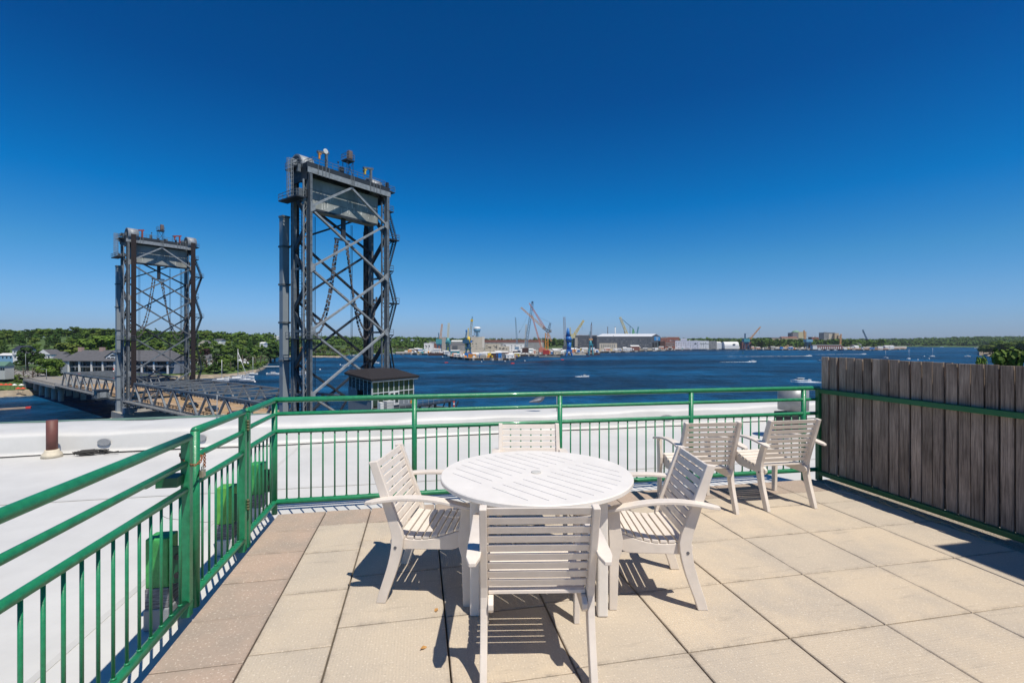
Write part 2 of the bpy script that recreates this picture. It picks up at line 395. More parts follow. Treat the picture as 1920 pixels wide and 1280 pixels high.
left = railing('railing', 'green pipe railing in the lower left corner, nearest the camera, ending at the chained gate', (-1.36, -1.3), (-1.355, 3.146),
        [(0, 1.05), (1.5, 1.05), (3.0, 1.05), (4.425, 1.045)], z=(1.035, .89, .735, .06), spacing=.1, square=(4.425,), ext=(.2, 0))
gate = railing('gate', 'narrow green railing gate held shut by a rusty chain and padlock', (-1.357, 3.235), (-1.345, 4.005),
        [(0, 1.07), (.765, 1.04)], z=(1.06, .905, .745, .07), spacing=.098, square=(.765,), cat='gate')
stub = railing('railing', 'short green railing between the gate hinges and the far left corner', (-1.345, 4.083), (-1.342, 4.79),
        [(.0, 1.05)], z=(1.055, .92, .758, .09), spacing=.1, square=(.0,), ext=(0, .03))
for zz in (.30, .92):
    m = MB()
    for k in range(4): m.cyl((.02, -.03, zz + k * .022), .011, .019, 10)
    m.build('hinge', mat('hinge_metal', (.10, .11, .05), .5, .4, 40), gate, loc=(.77, 0, -.0))
def latch():
    m = MB(); m.bb(-1.47, -1.36, 3.02, 3.14, .775, .83); m.bb(-1.53, -1.47, 2.93, 3.05, .80, .815)
    tag(m.build('latch_plate', DGREEN), 'dark green gate latch plate sticking out behind the gate post', 'latch')
latch()
def chainlinks(m, pts, size, r, n=5, seg=8):
    for i, (a, b) in enumerate(zip(pts, pts[1:])):
        a = Vector(a); b = Vector(b); c = (a + b) / 2; d = (b - a).normalized()
        s1 = d.orthogonal().normalized(); s2 = d.cross(s1)
        s = s1 if i % 2 else s2
        L = (b - a).length * .62
        ring = [c + d * (L * math.cos(2 * math.pi * k / seg)) + s * (size * math.sin(2 * math.pi * k / seg)) for k in range(seg + 1)]
        m.tube(ring, r, n, caps=False)
def rusty_chain():
    t = thing('padlock', 'small dull brass padlock hanging from a rusty chain round the gate post', 'padlock', (-1.315, 3.235, .80))
    m = MB(); m.bb(-.011, .011, -.022, .022, -.028, .018); m.build('body', mat('padlock_metal', (.42, .38, .28), .4, .2, 60, metal=.6), t, bevel=.004)
    m = MB(); m.tube([(0, .013 * math.cos(a), .018 + .026 * math.sin(a) + .004) for a in [math.pi * k / 8 for k in range(9)]], .0035, 6); m.build('shackle', mat('shackle', (.5, .5, .48), .3, .1, 40, metal=.8), t)
    m = MB(); pts = []
    for k in range(26):
        a = 2 * math.pi * k / 25
        pts.append((-1.357 + .047 * math.cos(a) + (.0), 3.185 + .085 * math.sin(a) , .905 - .028 * math.cos(a) + .012 * math.sin(2 * a)))
    chainlinks(m, pts, .0065, .0028)
    chainlinks(m, [(-1.312, 3.255, .915 - .011 * k) for k in range(9)], .0065, .0028)
    tag(m.build('rusty_chain', mat('chain_rust', (.28, .10, .04), .8, .4, 60)), 'rusty chain looped round the green gate post', 'chain')
rusty_chain()
for y, L, s in ((3.28, 'peeling green mounting post beside the chained gate post, nearest of three', 1), (4.28, 'bright green mounting post seen through the gate bars, middle of three', 1), (5.02, 'light green mounting post behind the far left railing corner', 1)):
    t = thing('mounting_post', L, 'mounting post', (-1.535, y - .05, RZ), 0, 'green mounting posts on the white roof')
    MB().bb(-.062, .062, -.062, .062, .25, .545).build('painted_block', GREEN2 if y != 4.28 else mat('bright_green', (.11, .38, .06), .5, .35, 8), t, bevel=.008)
    MB().bb(-.064, .064, -.064, .064, .13, .25).build('tar_band', mat('tar_band' , (.17, .17, .18), .9, .8, 14, stretch=(1, 1, 6)), t, bevel=.006)
    MB().bb(-.070, .070, -.070, .070, 0, .13).build('flashing', ROOFG if y < 4 else ROOFM, t, bevel=.01)
    m = MB(); m.bb(.063, .165, -.055, -.045, .27, .49); m.bb(.155, .165, -.13, -.045, .27, .49); m.build('bracket', DGREEN, t)
    for zz in (.32, .43): MB().cyl((.11, -.062, zz), .017, .018, 8, 'y').build('bolt', BLACK, t)

# =================================================================== 3. WOODEN FENCE
def fence():
    FX = 4.60
    t = thing('wooden_fence', 'tall weathered grey board fence in a green steel frame on the right', 'fence', (FX, 0, 0))
    y0, y1 = -3.2, 4.79
    fg = mat('green_frame', (.006, .12, .040), .4, .1, 9)
    MB().bb(0, .048, y0, y1 - .055, 1.005, 1.055).build('top_rail', fg, t, bevel=.004)
    MB().bb(0, .048, y0, y1 - .055, .045, .095).build('bottom_rail', fg, t, bevel=.004)
    for y in (y1, 2.35, .05, y0):
        MB().bb(-.002, .05, y - .055, y, -.02, 1.058).build('post', fg, t, bevel=.004)
    wood = bpy.data.materials.new('weathered_wood'); wood.use_nodes = True; tt = wood.node_tree; n = tt.nodes; Lk = tt.links.new
    b = n['Principled BSDF']; b.inputs['Roughness'].default_value = .85; b.inputs['Specular IOR Level'].default_value = .2
    co = n.new('ShaderNodeTexCoord'); oi = n.new('ShaderNodeObjectInfo')
    ofs = n.new('ShaderNodeVectorMath'); ofs.operation = 'ADD'; sc3 = n.new('ShaderNodeVectorMath'); sc3.operation = 'SCALE'; sc3.inputs[0].default_value = (0, 37, 11)
    Lk(oi.outputs['Random'], sc3.inputs['Scale']); Lk(co.outputs['Object'], ofs.inputs[0]); Lk(sc3.outputs[0], ofs.inputs[1])
    mp = n.new('ShaderNodeMapping'); mp.inputs['Scale'].default_value = (40, 40, 1.6); Lk(ofs.outputs[0], mp.inputs[0])
    nz = n.new('ShaderNodeTexNoise'); nz.inputs['Scale'].default_value = 2; nz.inputs['Detail'].default_value = 8; nz.inputs['Roughness'].default_value = .75; Lk(mp.outputs[0], nz.inputs['Vector'])
    r = n.new('ShaderNodeValToRGB'); e = r.color_ramp.elements; e[0].position = .3; e[0].color = (.078, .057, .045, 1); e[1].position = .70; e[1].color = (.57, .46, .37, 1)
    Lk(nz.outputs['Fac'], r.inputs[0])
    n2 = n.new('ShaderNodeTexNoise'); n2.inputs['Scale'].default_value = 1.8; n2.inputs['Detail'].default_value = 4; Lk(ofs.outputs[0], n2.inputs['Vector'])
    mr = n.new('ShaderNodeMapRange'); mr.inputs['From Min'].default_value = .35; mr.inputs['From Max'].default_value = .7; mr.inputs['To Min'].default_value = .55; mr.inputs['To Max'].default_value = 1.15
    Lk(n2.outputs['Fac'], mr.inputs['Value'])
    m3 = n.new('ShaderNodeMapRange'); m3.inputs['To Min'].default_value = .82; m3.inputs['To Max'].default_value = 1.2; Lk(oi.outputs['Random'], m3.inputs['Value'])
    mu = n.new('ShaderNodeMath'); mu.operation = 'MULTIPLY'; Lk(mr.outputs[0], mu.inputs[0]); Lk(m3.outputs[0], mu.inputs[1])
    v = n.new('ShaderNodeVectorMath'); v.operation = 'SCALE'; Lk(r.outputs[0], v.inputs[0]); Lk(mu.outputs[0], v.inputs['Scale']); Lk(v.outputs[0], b.inputs['Base Color'])
    bp = n.new('ShaderNodeBump'); bp.inputs['Strength'].default_value = .5; bp.inputs['Distance'].default_value = .004; Lk(nz.outputs['Fac'], bp.inputs['Height']); Lk(bp.outputs[0], b.inputs['Normal'])
    y = 4.735; k = 0
    while y > y0 + .1:
        wdt = .1015; g = random.uniform(.010, .015)
        zt = 1.43 - .0075 * (4.735 - y) + random.uniform(-.004, .003)
        m = MB(); m.bb(.05, .069, y - wdt + g, y, .075, zt)
        o = m.build('board', wood, t, bevel=.0025); o.rotation_euler = (random.uniform(-.0015, .0015), 0, random.uniform(-.004, .004))
        if k % 1 == 0:
            m = MB(); m.bb(.112, .130, y - wdt - .005, y - wdt + .090, .075, zt - .004); m.build('backing_board', wood, t)
        y -= wdt; k += 1
    m = MB(); m.bb(.071, .110, y0, 4.7, 1.22, 1.30); m.bb(.071, .110, y0, 4.7, .2, .28); m.build('stringer', wood, t)
fence()
def shadow_caster():
    m = MB(); m.bb(4.86, 9, -7, 1.2, RZ, 3.95)  # unseen tall block added out of frame to step the fence shadow wider
    t = m.build('fence_shadow_block', BRICK); tag(t, 'unseen brick block added beyond the fence to cast a wider shadow', 'shadow caster')
shadow_caster()
def duct():
    p = at(1487, 775, 9.3 * KR); z0 = RZ
    t = thing('roof_vent', 'short pale metal exhaust duct standing on the roof behind the right railing corner', 'roof vent', (p.x, p.y, RZ)); t.scale = (KR,) * 3
    gal = mat('galvanised', (.26, .275, .285), .45, .2, 3, metal=.3)
    MB().cyl((0, 0, .78), .27, .42, 28).build('drum', gal, t)
    MB().cyl((.02, 0, .5), .12, .3, 20).build('neck', gal, t)
    MB().bb(-.25, .12, -.22, .22, 0, .52).build('fan_box', BLACK, t, bevel=.01)
    MB().bb(-.36, .42, -.3, .3, -.0, .14).build('curb', ROOFM, t, bevel=.01)
duct()
def brown_pipe():
    t = thing('vent_pipe', 'rusty brown vent pipe standing on the white roof at left', 'vent pipe', (-5.954 * KR, 9.12 * KR, RZ)); t.scale = (KR,) * 3
    MB().tube([(0, 0, .05), (0, 0, .61)], .074, 24).build('pipe', mat('pipe_brown', (.14, .05, .04), .6, .2, 6), t)
    MB().lathe([(.14, 0), (.13, .06), (.095, .10), (.09, .13)], 24).build('collar', mat('collar_sealant', (.62, .55, .42), .7, .15, 10), t)
brown_pipe()
def cable_bundle():
    m = MB(); c = Vector((-5.42 * KR, 9.16 * KR, RZ))
    for k in range(5):
        pts = [c + Vector((.16 * math.cos(a * .9 + k) * (1 + .2 * k * .3), .07 * math.sin(a + k * 1.3), .02 + .05 * abs(math.sin(a * 1.7 + k)))) for a in [i * .5 for i in range(13)]]
        m.tube(pts, .009, 5)
    m.tube([c + Vector((.1, 0, .08)), c + Vector((.3, .02, .03)), c + Vector((.38, -.02, .05)), c + Vector((.2, -.05, .02))], .008, 5)
    m.box(c + Vector((-.05, 0, .045)), (.16, .10, .07), .3)
    tag(m.build('cable_coil', mat('dull_black', (.045, .042, .038), .8, .4, 20)), 'tangled black cable coil lying on the white roof by the brown pipe', 'cable coil')
cable_bundle()
def rods():
    for px, py0, py1, L in ((1044, 742, 790, 'thin grey aerial rod clamped to the parapet behind the far chair'), (407, 740, 800, 'thin pale aerial rod clamped to the parapet behind the gate')):
        d = (10.6 if px > 900 else 9.6) * KR
        b = at(px, py1, d); h = (py1 - py0) / FPX * d
        t = thing('aerial_rod', L, 'aerial rod', b)
        MB().tube([(0, 0, 0), (0, 0, h)], .007, 6).build('rod', STEELL, t)
        m = MB(); m.bb(-.035, .035, -.05, .03, -.02, .05); m.build('clamp', DGREY, t)
        MB().tube([(0, -.03, 0), (.03, -.12, -.04), (.09, -.16, -.1), (.12, -.2, -.2), (.13, -.35, -.23)], .009, 6).build('lead', BLACK, t)
rods()
def bird():
    d = 10.6 * KR; b = at(1010, 760, d); t = MB()
    k = 1.0
    path = [(-.20, 0, .075), (-.15, 0, .085), (-.10, 0, .10), (-.05, 0, .115), (0, 0, .125), (.05, 0, .14), (.085, 0, .165), (.105, 0, .20), (.115, 0, .235), (.125, 0, .262), (.145, 0, .272), (.16, 0, .268), (.18, 0, .262)]
    rr = [.012, .024, .042, .055, .06, .055, .043, .030, .024, .028, .026, .012, .002]
    t.tube(path, rr, 12)
    for y in (-.02, .02): t.tube([(.0, y, .08), (.01, y, .03), (.0, y, .0), (.035, y, .0)], .005, 5)
    o = t.build('pigeon', mat('pigeon_grey', (.10, .105, .13), .7, .35, 30), loc=b); o.rotation_euler = (0, 0, -TH); o.scale = (.92,) * 3
    tag(o, 'grey pigeon standing on the white parapet, facing right', 'bird')
    m = MB()
    for s in (-1, 1): m.tube([(.05, s * .045, .14), (0, s * .058, .13), (-.08, s * .045, .11), (-.18, s * .02, .085), (-.21, s * .012, .078)], [.014, .024, .022, .012, .004], 8)
    m.build('wings', mat('pigeon_wing', (.24, .25, .28), .7, .25, 30), o)
bird()
def twigs():
    m = MB(); r = random.Random(3)
    for k in range(26):
        y = r.uniform(3.2, 4.5); x = 4.56 + r.uniform(-.07, .02); L = r.uniform(.12, .4)
        pts = []
        for i in range(5): pts.append((x + r.uniform(-.02, .02) - .02 * i * .3, y - L * i / 4, .008 + .02 * math.sin(i) ** 2 + r.uniform(0, .01)))
        m.tube(pts, r.uniform(.002, .004), 4)
    tag(m.build('dry_twigs', mat('dry_twig', (.42, .34, .2), .8, .3, 30)), 'loose dry twigs and string lying along the foot of the board fence', 'twigs')
    m = MB(); pts = [(4.50 - .10 * math.sin(a), 4.55 - .42 * a / 3, .009) for a in [i * .25 for i in range(13)]]
    m.tube(pts, .005, 6); tag(m.build('grey_cord', mat('grey_cord', (.4, .4, .4), .7, .1, 10)), 'thin grey cord curling out from the fence corner', 'cord')
twigs()
def leaves():
    r = random.Random(5)
    for (x, y, L) in ((.02, 2.52, 'small dry orange leaf on the paving left of the nearest chair'), (.10, 2.86, 'tiny dry leaf on the paving in front of the left chair')):
        m = MB(); pts = [(.018 * math.cos(a) * (1 + .4 * math.sin(3 * a)), .011 * math.sin(a), .003 + .004 * math.sin(2 * a)) for a in [k * math.pi / 6 for k in range(12)]]
        m.add([(0, 0, .006)] + pts, [(0, k + 1, (k + 1) % 12 + 1) for k in range(12)])
        o = m.build('dry_leaf', mat('dry_leaf', (.5, .26, .08), .8, .2, 50), loc=(x, y, .003)); o.rotation_euler = (0, 0, r.random() * 6); tag(o, L, 'leaf')
leaves()

# =================================================================== 4. TABLE AND CHAIRS
def make_chair(label, loc, ang, group):
    """local x = facing direction, origin between the rear feet"""
    t = thing('armchair', label, 'chair', loc, ang, group)
    HW = .272                                     # outer half width
    BV = .0045
    def curve(tab, n):
        return [tab(i / n) for i in range(n + 1)]
    # rear leg + back post: foot at 0, forward at seat, leaning back at the top
    def rx(z): return .0 + .105 * math.sin(min(z, .42) / .42 * math.pi / 2) ** 1.2 - max(0, z - .42) * .345
    def rw(z): return interp([(0, .030), (.2, .034), (.40, .037), (.62, .031), (.87, .026)], z)
    zs = [.0, .05, .1, .15, .2, .25, .3, .35, .4, .45, .5, .6, .7, .8, .87]
    for s in (-1, 1):
        y0, y1 = sorted((s * HW, s * (HW - .034)))
        top = [(rx(z) + rw(z), z) for z in zs]; bot = [(rx(z) - rw(z), z) for z in zs]
        top[-1] = (top[-1][0], .872); bot[-1] = (bot[-1][0], .866)
        MB().strip(top, bot, y0, y1).build('rear_leg', CHAIR, t, bevel=BV)
        # front leg: board tapering to the foot, flaring under the arm
        ztab = [0, .15, .30, .36, .42, .50, .57, .612]
        fr = [(.535 + (.0 if z < .4 else (z - .4) * .06) + .026, z) for z in ztab]
        bk = [(.535 - interp([(0, .022), (.30, .032), (.36, .050), (.40, .066), (.44, .046), (.612, .034)], z), z) for z in ztab]
        MB().strip(fr, bk, *sorted((s * (HW + .004), s * (HW - .028)))).build('front_leg', CHAIR, t, bevel=BV)
        # seat side rail, dipping, with a rounded rear end
        xs = [i / 16 for i in range(17)]
        up = []; dn = []
        for u in xs:
            x = .048 + .467 * u
            zt = .405 + .045 * u ** 2 - .030 * math.sin(math.pi * min(1, u * 1.1)) - (.03 * (1 - u / .12) ** 2 if u < .12 else 0)
            zb = .318 + .010 * u + (.03 * (1 - u / .1) ** 2 if u < .1 else 0) + (.035 * ((u - .82) / .18) ** 1.5 if u > .82 else 0)
            up.append((x, zt)); dn.append((x, zb))
        ya, yb = sorted((s * (HW - .036), s * (HW - .062)))
        MB().strip(up, dn, ya, yb).build('seat_rail', CHAIR, t, bevel=BV)
        # arm: flat bowed board, wider in the middle
        m = MB(); n = 14; vs = []
        for i in range(n + 1):
            u = i / n; x = -.085 + .665 * u; z = .592 + .062 * math.sin(math.pi * (.12 + .80 * u)) ** 1.0 - .012 * u
            hw = .034 * (1 - .55 * max(0, (.10 - u) / .10) ** 2) * (1 - .35 * max(0, (u - .93) / .07) ** 2)
            yc = s * (HW + .030 - .010 * math.sin(math.pi * u))
            if u > .9: yc = s * (HW + .022)
            for (a, b) in ((-hw, 0), (hw, 0), (hw, .020), (-hw, .020)): vs.append((x, yc + a, z + b))
        fs = [(4 * i + k, 4 * i + (k + 1) % 4, 4 * i + 4 + (k + 1) % 4, 4 * i + 4 + k) for i in range(n) for k in range(4)] + [(0, 3, 2, 1), (4 * n, 4 * n + 1, 4 * n + 2, 4 * n + 3)]
        m.add(vs, fs); m.build('armrest', CHAIR, t, bevel=.004)
        m = MB(); m.cyl((.092, s * (HW + .001), .345), .0095, .004, 14, 'y'); m.build('bolt', mat('bolt_grey', (.12, .12, .13), .5, .1, 5), t)
    # back slats follow the posts
    m = MB(); yy = HW - .034
    for k in range(9):
        z = .437 + .0486 * k; h = .0355
        def P(z_, o): return Vector((rx(z_) + o, 0, z_))
        a, b = P(z, .006), P(z + h, .006); dx = .013
        m.add([(a.x - dx / 2, -yy, a.z), (a.x + dx / 2, -yy, a.z), (b.x + dx / 2, -yy, b.z), (b.x - dx / 2, -yy, b.z),
               (a.x - dx / 2, yy, a.z), (a.x + dx / 2, yy, a.z), (b.x + dx / 2, yy, b.z), (b.x - dx / 2, yy, b.z)],
              [(0, 1, 2, 3), (7, 6, 5, 4), (0, 4, 5, 1), (1, 5, 6, 2), (2, 6, 7, 3), (3, 7, 4, 0)])
    m.build('backrest', CHAIR, t, bevel=.002)
    # seat slats across
    m = MB(); yy = HW - .037
    for k in range(8):
        u0 = .12 + k * .108; u1 = u0 + .086
        def Z(u): return .405 + .045 * u ** 2 - .030 * math.sin(math.pi * min(1, u * 1.1)) + .002
        x0, x1 = .048 + .467 * u0, .048 + .467 * u1
        vs = []
        for y in (-yy, yy): vs += [(x0, y, Z(u0)), (x1, y, Z(u1)), (x1, y, Z(u1) + .018), (x0, y, Z(u0) + .018)]
        m.add(vs, [(0, 1, 2, 3), (7, 6, 5, 4), (0, 4, 5, 1), (1, 5, 6, 2), (2, 6, 7, 3), (3, 7, 4, 0)])
    m.build('seat', CHAIR, t, bevel=.003)
    MB().bb(.485, .51, -HW + .062, HW - .062, .345, .40).build('cross_rail', CHAIR, t, bevel=.003)
    return t
GT, GR = 'white slatted armchairs round the table', 'white slatted armchairs by the far railing'
ch0 = make_chair('white slatted armchair nearest the camera, seen from behind, pushed up to the round table', (.54, 2.106, 0), rad(80.3), GT)
dup(ch0, (-.163, 3.269, 0), rad(-15), 'white slatted armchair on the left of the round table, facing right', GT)
dup(ch0, (1.725, 2.816, 0), rad(168), 'white slatted armchair on the right of the round table, facing left', GT)
dup(ch0, (.965, 4.12, 0), rad(-100.7), 'white slatted armchair beyond the round table, mostly hidden behind it and facing the camera', GT)
dup(ch0, (2.655, 3.95, 0), rad(84.8), 'white slatted armchair facing the far railing, left one of the spare pair', GR)
dup(ch0, (3.50, 3.93, 0), rad(89), 'white slatted armchair facing the far railing, next to the board fence', GR)
def table():
    c = Vector((.769, 3.072, 0)); R = .634; t = thing('round_table', 'round white slotted patio table with a parasol hole in its middle', 'table', c)
    m = MB(); m.lathe([(R - .006, .702), (R, .707), (R, .727), (R - .005, .733)], 96, smooth=False); top = m.build('tabletop', WHITE, t)
    for p in top.data.polygons: p.use_smooth = False
    # slots cut right through
    a = gdir = at(925, 883.6, 1) ; 
    def tz(px, py, z):
        d = FPX * (CAMZ - z) / (py - 640); q = at(px, py, d); return Vector((q.x, q.y))
    v = (tz(925, 883.6, .73) - tz(885.2, 870.8, .73)).normalized(); nrm = Vector((-v.y, v.x))
    cu = MB(); ang = math.atan2(v.y, v.x)
    for k in range(-5, 6):
        off = (k + .0) * .085
        half = math.sqrt(max(0, (R - .075) ** 2 - off ** 2))
        if half < .12: continue
        gap = .05 if abs(k) > 0 else .10
        sh = .16 * (k % 2) - .08
        for s0, s1 in ((-half, -gap + sh * 0), (gap + sh * 0, half)):
            mid = (s0 + s1) / 2; cc = v * mid + nrm * off
            cu.box((cc.x, cc.y, .715), (abs(s1 - s0), .0040, .1), ang)
    cu.cyl((0, 0, .715), .022, .1, 24)
    co = cu.build('cutter', WHITE, t); 
    md = top.modifiers.new('slots', 'BOOLEAN'); md.operation = 'DIFFERENCE'; md.object = co; md.solver = 'EXACT'
    bpy.context.view_layer.update(); dg = bpy.context.evaluated_depsgraph_get()
    me = bpy.data.meshes.new_from_object(top.evaluated_get(dg)); top.modifiers.clear(); top.data = me
    bpy.data.objects.remove(co, do_unlink=True)
    m = MB(); m.lathe([(.022, .734), (.034, .734), (.034, .738), (.024, .7385)], 24); m.build('hole_ring', mat('ring_grey', (.55, .54, .5), .5, .05, 5), t)
    base = Vector((-.449, -.294))
    legs = [Vector((base.x * math.cos(q) - base.y * math.sin(q), base.x * math.sin(q) + base.y * math.cos(q))) * .985 for q in (0, math.pi / 2, math.pi, 3 * math.pi / 2)]
    la = math.atan2(base.y, base.x) + rad(45)
    for l in legs:
        m = MB(); m.box((l.x, l.y, .345), (.062, .062, .69), la); m.build('leg', WHITE, t, bevel=.01)
    m = MB()
    for i in range(4):
        a_, b_ = legs[i], legs[(i + 1) % 4]; dd = (b_ - a_).normalized() * .03
        m.bar((a_.x + dd.x, a_.y + dd.y, .655), (b_.x - dd.x, b_.y - dd.y, .655), .022, .085)
    m.build('apron', WHITE, t, bevel=.003)
table()

# =================================================================== 5. WATER AND LAND
def water():
    m = bpy.data.materials.new('river_water'); m.use_nodes = True; t = m.node_tree; n = t.nodes; L = t.links.new
    b = n['Principled BSDF']; b.inputs['Specular IOR Level'].default_value = .10; b.inputs['Roughness'].default_value = .34; b.inputs['IOR'].default_value = 1.333
    co = n.new('ShaderNodeTexCoord')
    def noi(s, d, sc3, r=.6):
        mp = n.new('ShaderNodeMapping'); mp.inputs['Scale'].default_value = sc3; mp.inputs['Rotation'].default_value = (0, 0, TH); L(co.outputs['Object'], mp.inputs[0])
        k = n.new('ShaderNodeTexNoise'); k.inputs['Scale'].default_value = s; k.inputs['Detail'].default_value = d; k.inputs['Roughness'].default_value = r; L(mp.outputs[0], k.inputs['Vector']); return k.outputs['Fac']
    cur = noi(.010, 6, (.35, 1, 1), .62)       # current streaks: smoother and rougher water, sheen tone also painted into the colour
    r = n.new('ShaderNodeValToRGB'); e = r.color_ramp.elements
    e[0].position = .38; e[0].color = (.0012, .0125, .034, 1); e[1].position = .64; e[1].color = (.003, .052, .122, 1)
    L(cur, r.inputs[0])
    rip_paint = n.new('ShaderNodeMapRange'); rip_paint.inputs['From Min'].default_value = .35; rip_paint.inputs['From Max'].default_value = .68; rip_paint.inputs['To Min'].default_value = .15; rip_paint.inputs['To Max'].default_value = 2.9  # ripple light and dark painted into the base colour by noise
    L(noi(.040, 10, (1, .8, 1), .84), rip_paint.inputs['Value']); vs_ = n.new('ShaderNodeVectorMath'); vs_.operation = 'SCALE'; L(r.outputs[0], vs_.inputs[0]); L(rip_paint.outputs[0], vs_.inputs['Scale'])
    L(vs_.outputs[0], b.inputs['Base Color'])
    st = n.new('ShaderNodeMapRange'); st.inputs['From Min'].default_value = .4; st.inputs['From Max'].default_value = .65; st.inputs['To Min'].default_value = 1.0; st.inputs['To Max'].default_value = .35
    L(cur, st.inputs['Value'])
    h1 = noi(.16, 6, (.8, 1, 1), .75); h2 = noi(.03, 4, (.7, 1, 1), .7)
    ad = n.new('ShaderNodeMath'); ad.operation = 'MULTIPLY_ADD'; ad.inputs[1].default_value = 3.0; L(h2, ad.inputs[0]); L(h1, ad.inputs[2])
    bp = n.new('ShaderNodeBump'); bp.inputs['Distance'].default_value = 5; L(st.outputs[0], bp.inputs['Strength']); L(ad.outputs[0], bp.inputs['Height']); L(bp.outputs[0], b.inputs['Normal'])
    q = MB(); q.add([(-9000, -2000, WZ), (9000, -2000, WZ), (9000, 12000, WZ), (-9000, 12000, WZ)], [(0, 1, 2, 3)])
    tag(q.build('river', m), kind='structure')
water()
def hmax(px): return 0
# land defined in sight-line columns: photo x, waterline y, ridge distance, ridge height above the water, distance where the land is flat
def land(name, cols, m, levels, step=10):
    xs = []; x = cols[0][0]
    while x < cols[-1][0]: xs.append(x); x += step
    xs.append(cols[-1][0])
    ys = [(c[0], c[1]) for c in cols]; dr = [(c[0], c[2]) for c in cols]; hr = [(c[0], c[3]) for c in cols]
    vs = []; n = len(levels)
    for x in xs:
        d0 = dw(interp(ys, x) + (.25 * math.sin(x * .37) + .2 * math.sin(x * .91)) * min(1, (interp(ys, x) - 640) / 40)); d1 = interp(dr, x); h = interp(hr, x)
        for (off, fr, z, hf) in levels:
            d = d0 + off if fr == 0 else lerp(d0 + 30, max(d1, d0 + 60), fr)
            p = at(x, 640, d); vs.append((p.x, p.y, WZ + z + hf * h))
    q = MB(); q.add(vs, [(i * n + k, i * n + k + 1, (i + 1) * n + k + 1, (i + 1) * n + k) for i in range(len(xs) - 1) for k in range(n - 1)], False)
    o = q.build(name, m); return tag(o, kind='structure')
SHORE = [(-1500, 746), (0, 744), (60, 741), (78, 736), (100, 726), (130, 719), (250, 713), (430, 707.5), (480, 698), (497, 691), (508, 676), (516, 669.5), (530, 668.5), (575, 669), (640, 669.5), (655, 665), (700, 662.5), (760, 661.5), (1000, 657), (1100, 655)]
RID = [(-1500, 620), (0, 650), (250, 650), (400, 700), (500, 900), (560, 1300), (1000, 2000), (1100, 2000)]
RH = [(-1500, 24), (0, 24), (150, 27), (250, 26), (400, 22), (520, 20), (560, 22), (800, 22), (1000, 16), (1100, 14)]
cols = sorted({c[0] for c in SHORE + RID + RH})
land('left_shore', [(x, interp(SHORE, x), interp(RID, x), interp(RH, x)) for x in cols], GRASS,
     [(-3, 0, -2, 0), (0, 0, .1, 0), (4, 0, 1.2, 0), (12, 0, 3.2, 0), (28, 0, 5.6, 0), (0, .12, 6, .0), (0, .35, 6, .12), (0, .6, 6, .45), (0, .85, 6, .85), (0, 1, 6, 1), (0, 1.3, 6, .9), (0, 2, 5, .3)], 8)
land('beach', [(x, interp(SHORE, x) + .6, 300, 0) for x in (-1500, 0, 60, 78, 130, 250, 430, 480, 497, 508, 516, 530, 640, 655)], SAND,
     [(-2, 0, -1.5, 0), (0, 0, .35, 0), (3, 0, 1.25, 0), (7.5, 0, 2.25, 0)], 6)
YS = [(742, 664.5), (764, 664.5), (800, 665.5), (838, 667), (842, 671), (880, 675.2), (966, 675.6), (972, 667.5), (1045, 667.5), (1062, 664.5), (1122, 663.8), (1126, 661), (1160, 660.5), (1235, 658), (1262, 656.6), (1330, 655.2), (1400, 655.6), (1640, 656.6), (1662, 656.2), (1700, 655)]
land('shipyard_ground', [(x, y, dw(y) + 700, 0) for x, y in YS], YARD, [(0, 0, -2, 0), (.5, 0, 2.9, 0), (3, 0, 3.0, 0), (0, .5, 3.2, 0), (0, 1, 3.5, 0)], 4)
FS = [(990, 652), (1200, 651), (1640, 650.5), (1700, 650), (1800, 650.5), (1845, 651), (1990, 652), (2300, 656)]
FH = [(990, 14), (1100, 20), (1300, 26), (1640, 20), (1760, 30), (1850, 38), (2000, 36), (2300, 30)]
land('far_shore', [(x, interp(FS, x), 3100, interp(FH, x)) for x in sorted({c[0] for c in FS + FH})], GRASS,
     [(-10, 0, -2, 0), (0, 0, .3, 0), (12, 0, 4, 0), (0, .2, 5, .1), (0, .5, 5, .5), (0, 1, 5, 1), (0, 1.6, 5, .8)], 20)
land('wooded_point', [(1836, 666.2, 1150, 4), (1850, 667.2, 1150, 5), (1880, 668.5, 1150, 8), (2000, 672, 1150, 12), (2300, 680, 1000, 12)], SAND,
     [(-4, 0, -1.5, 0), (0, 0, .3, 0), (8, 0, 2.5, 0), (0, .5, 3, .6), (0, 1, 3, 1)], 8)
def near_bank():
    P = [CW(*q) for q in ((-70, 10), (-12, 52), (20, 100), (80, 148), (100, 162), (150, 175), (230, 200), (400, 250), (650, 100), (650, -220), (-220, -220), (-220, -30))]
    n = len(P); q = MB(); q.add([(p.x, p.y, WZ - 1.5) for p in P] + [(p.x, p.y, WZ + 1.6) for p in P], [tuple(range(n, 2 * n))] + [(i, (i + 1) % n, n + (i + 1) % n, n + i) for i in range(n)])
    tag(q.build('near_bank', GRASS), kind='structure')
near_bank()
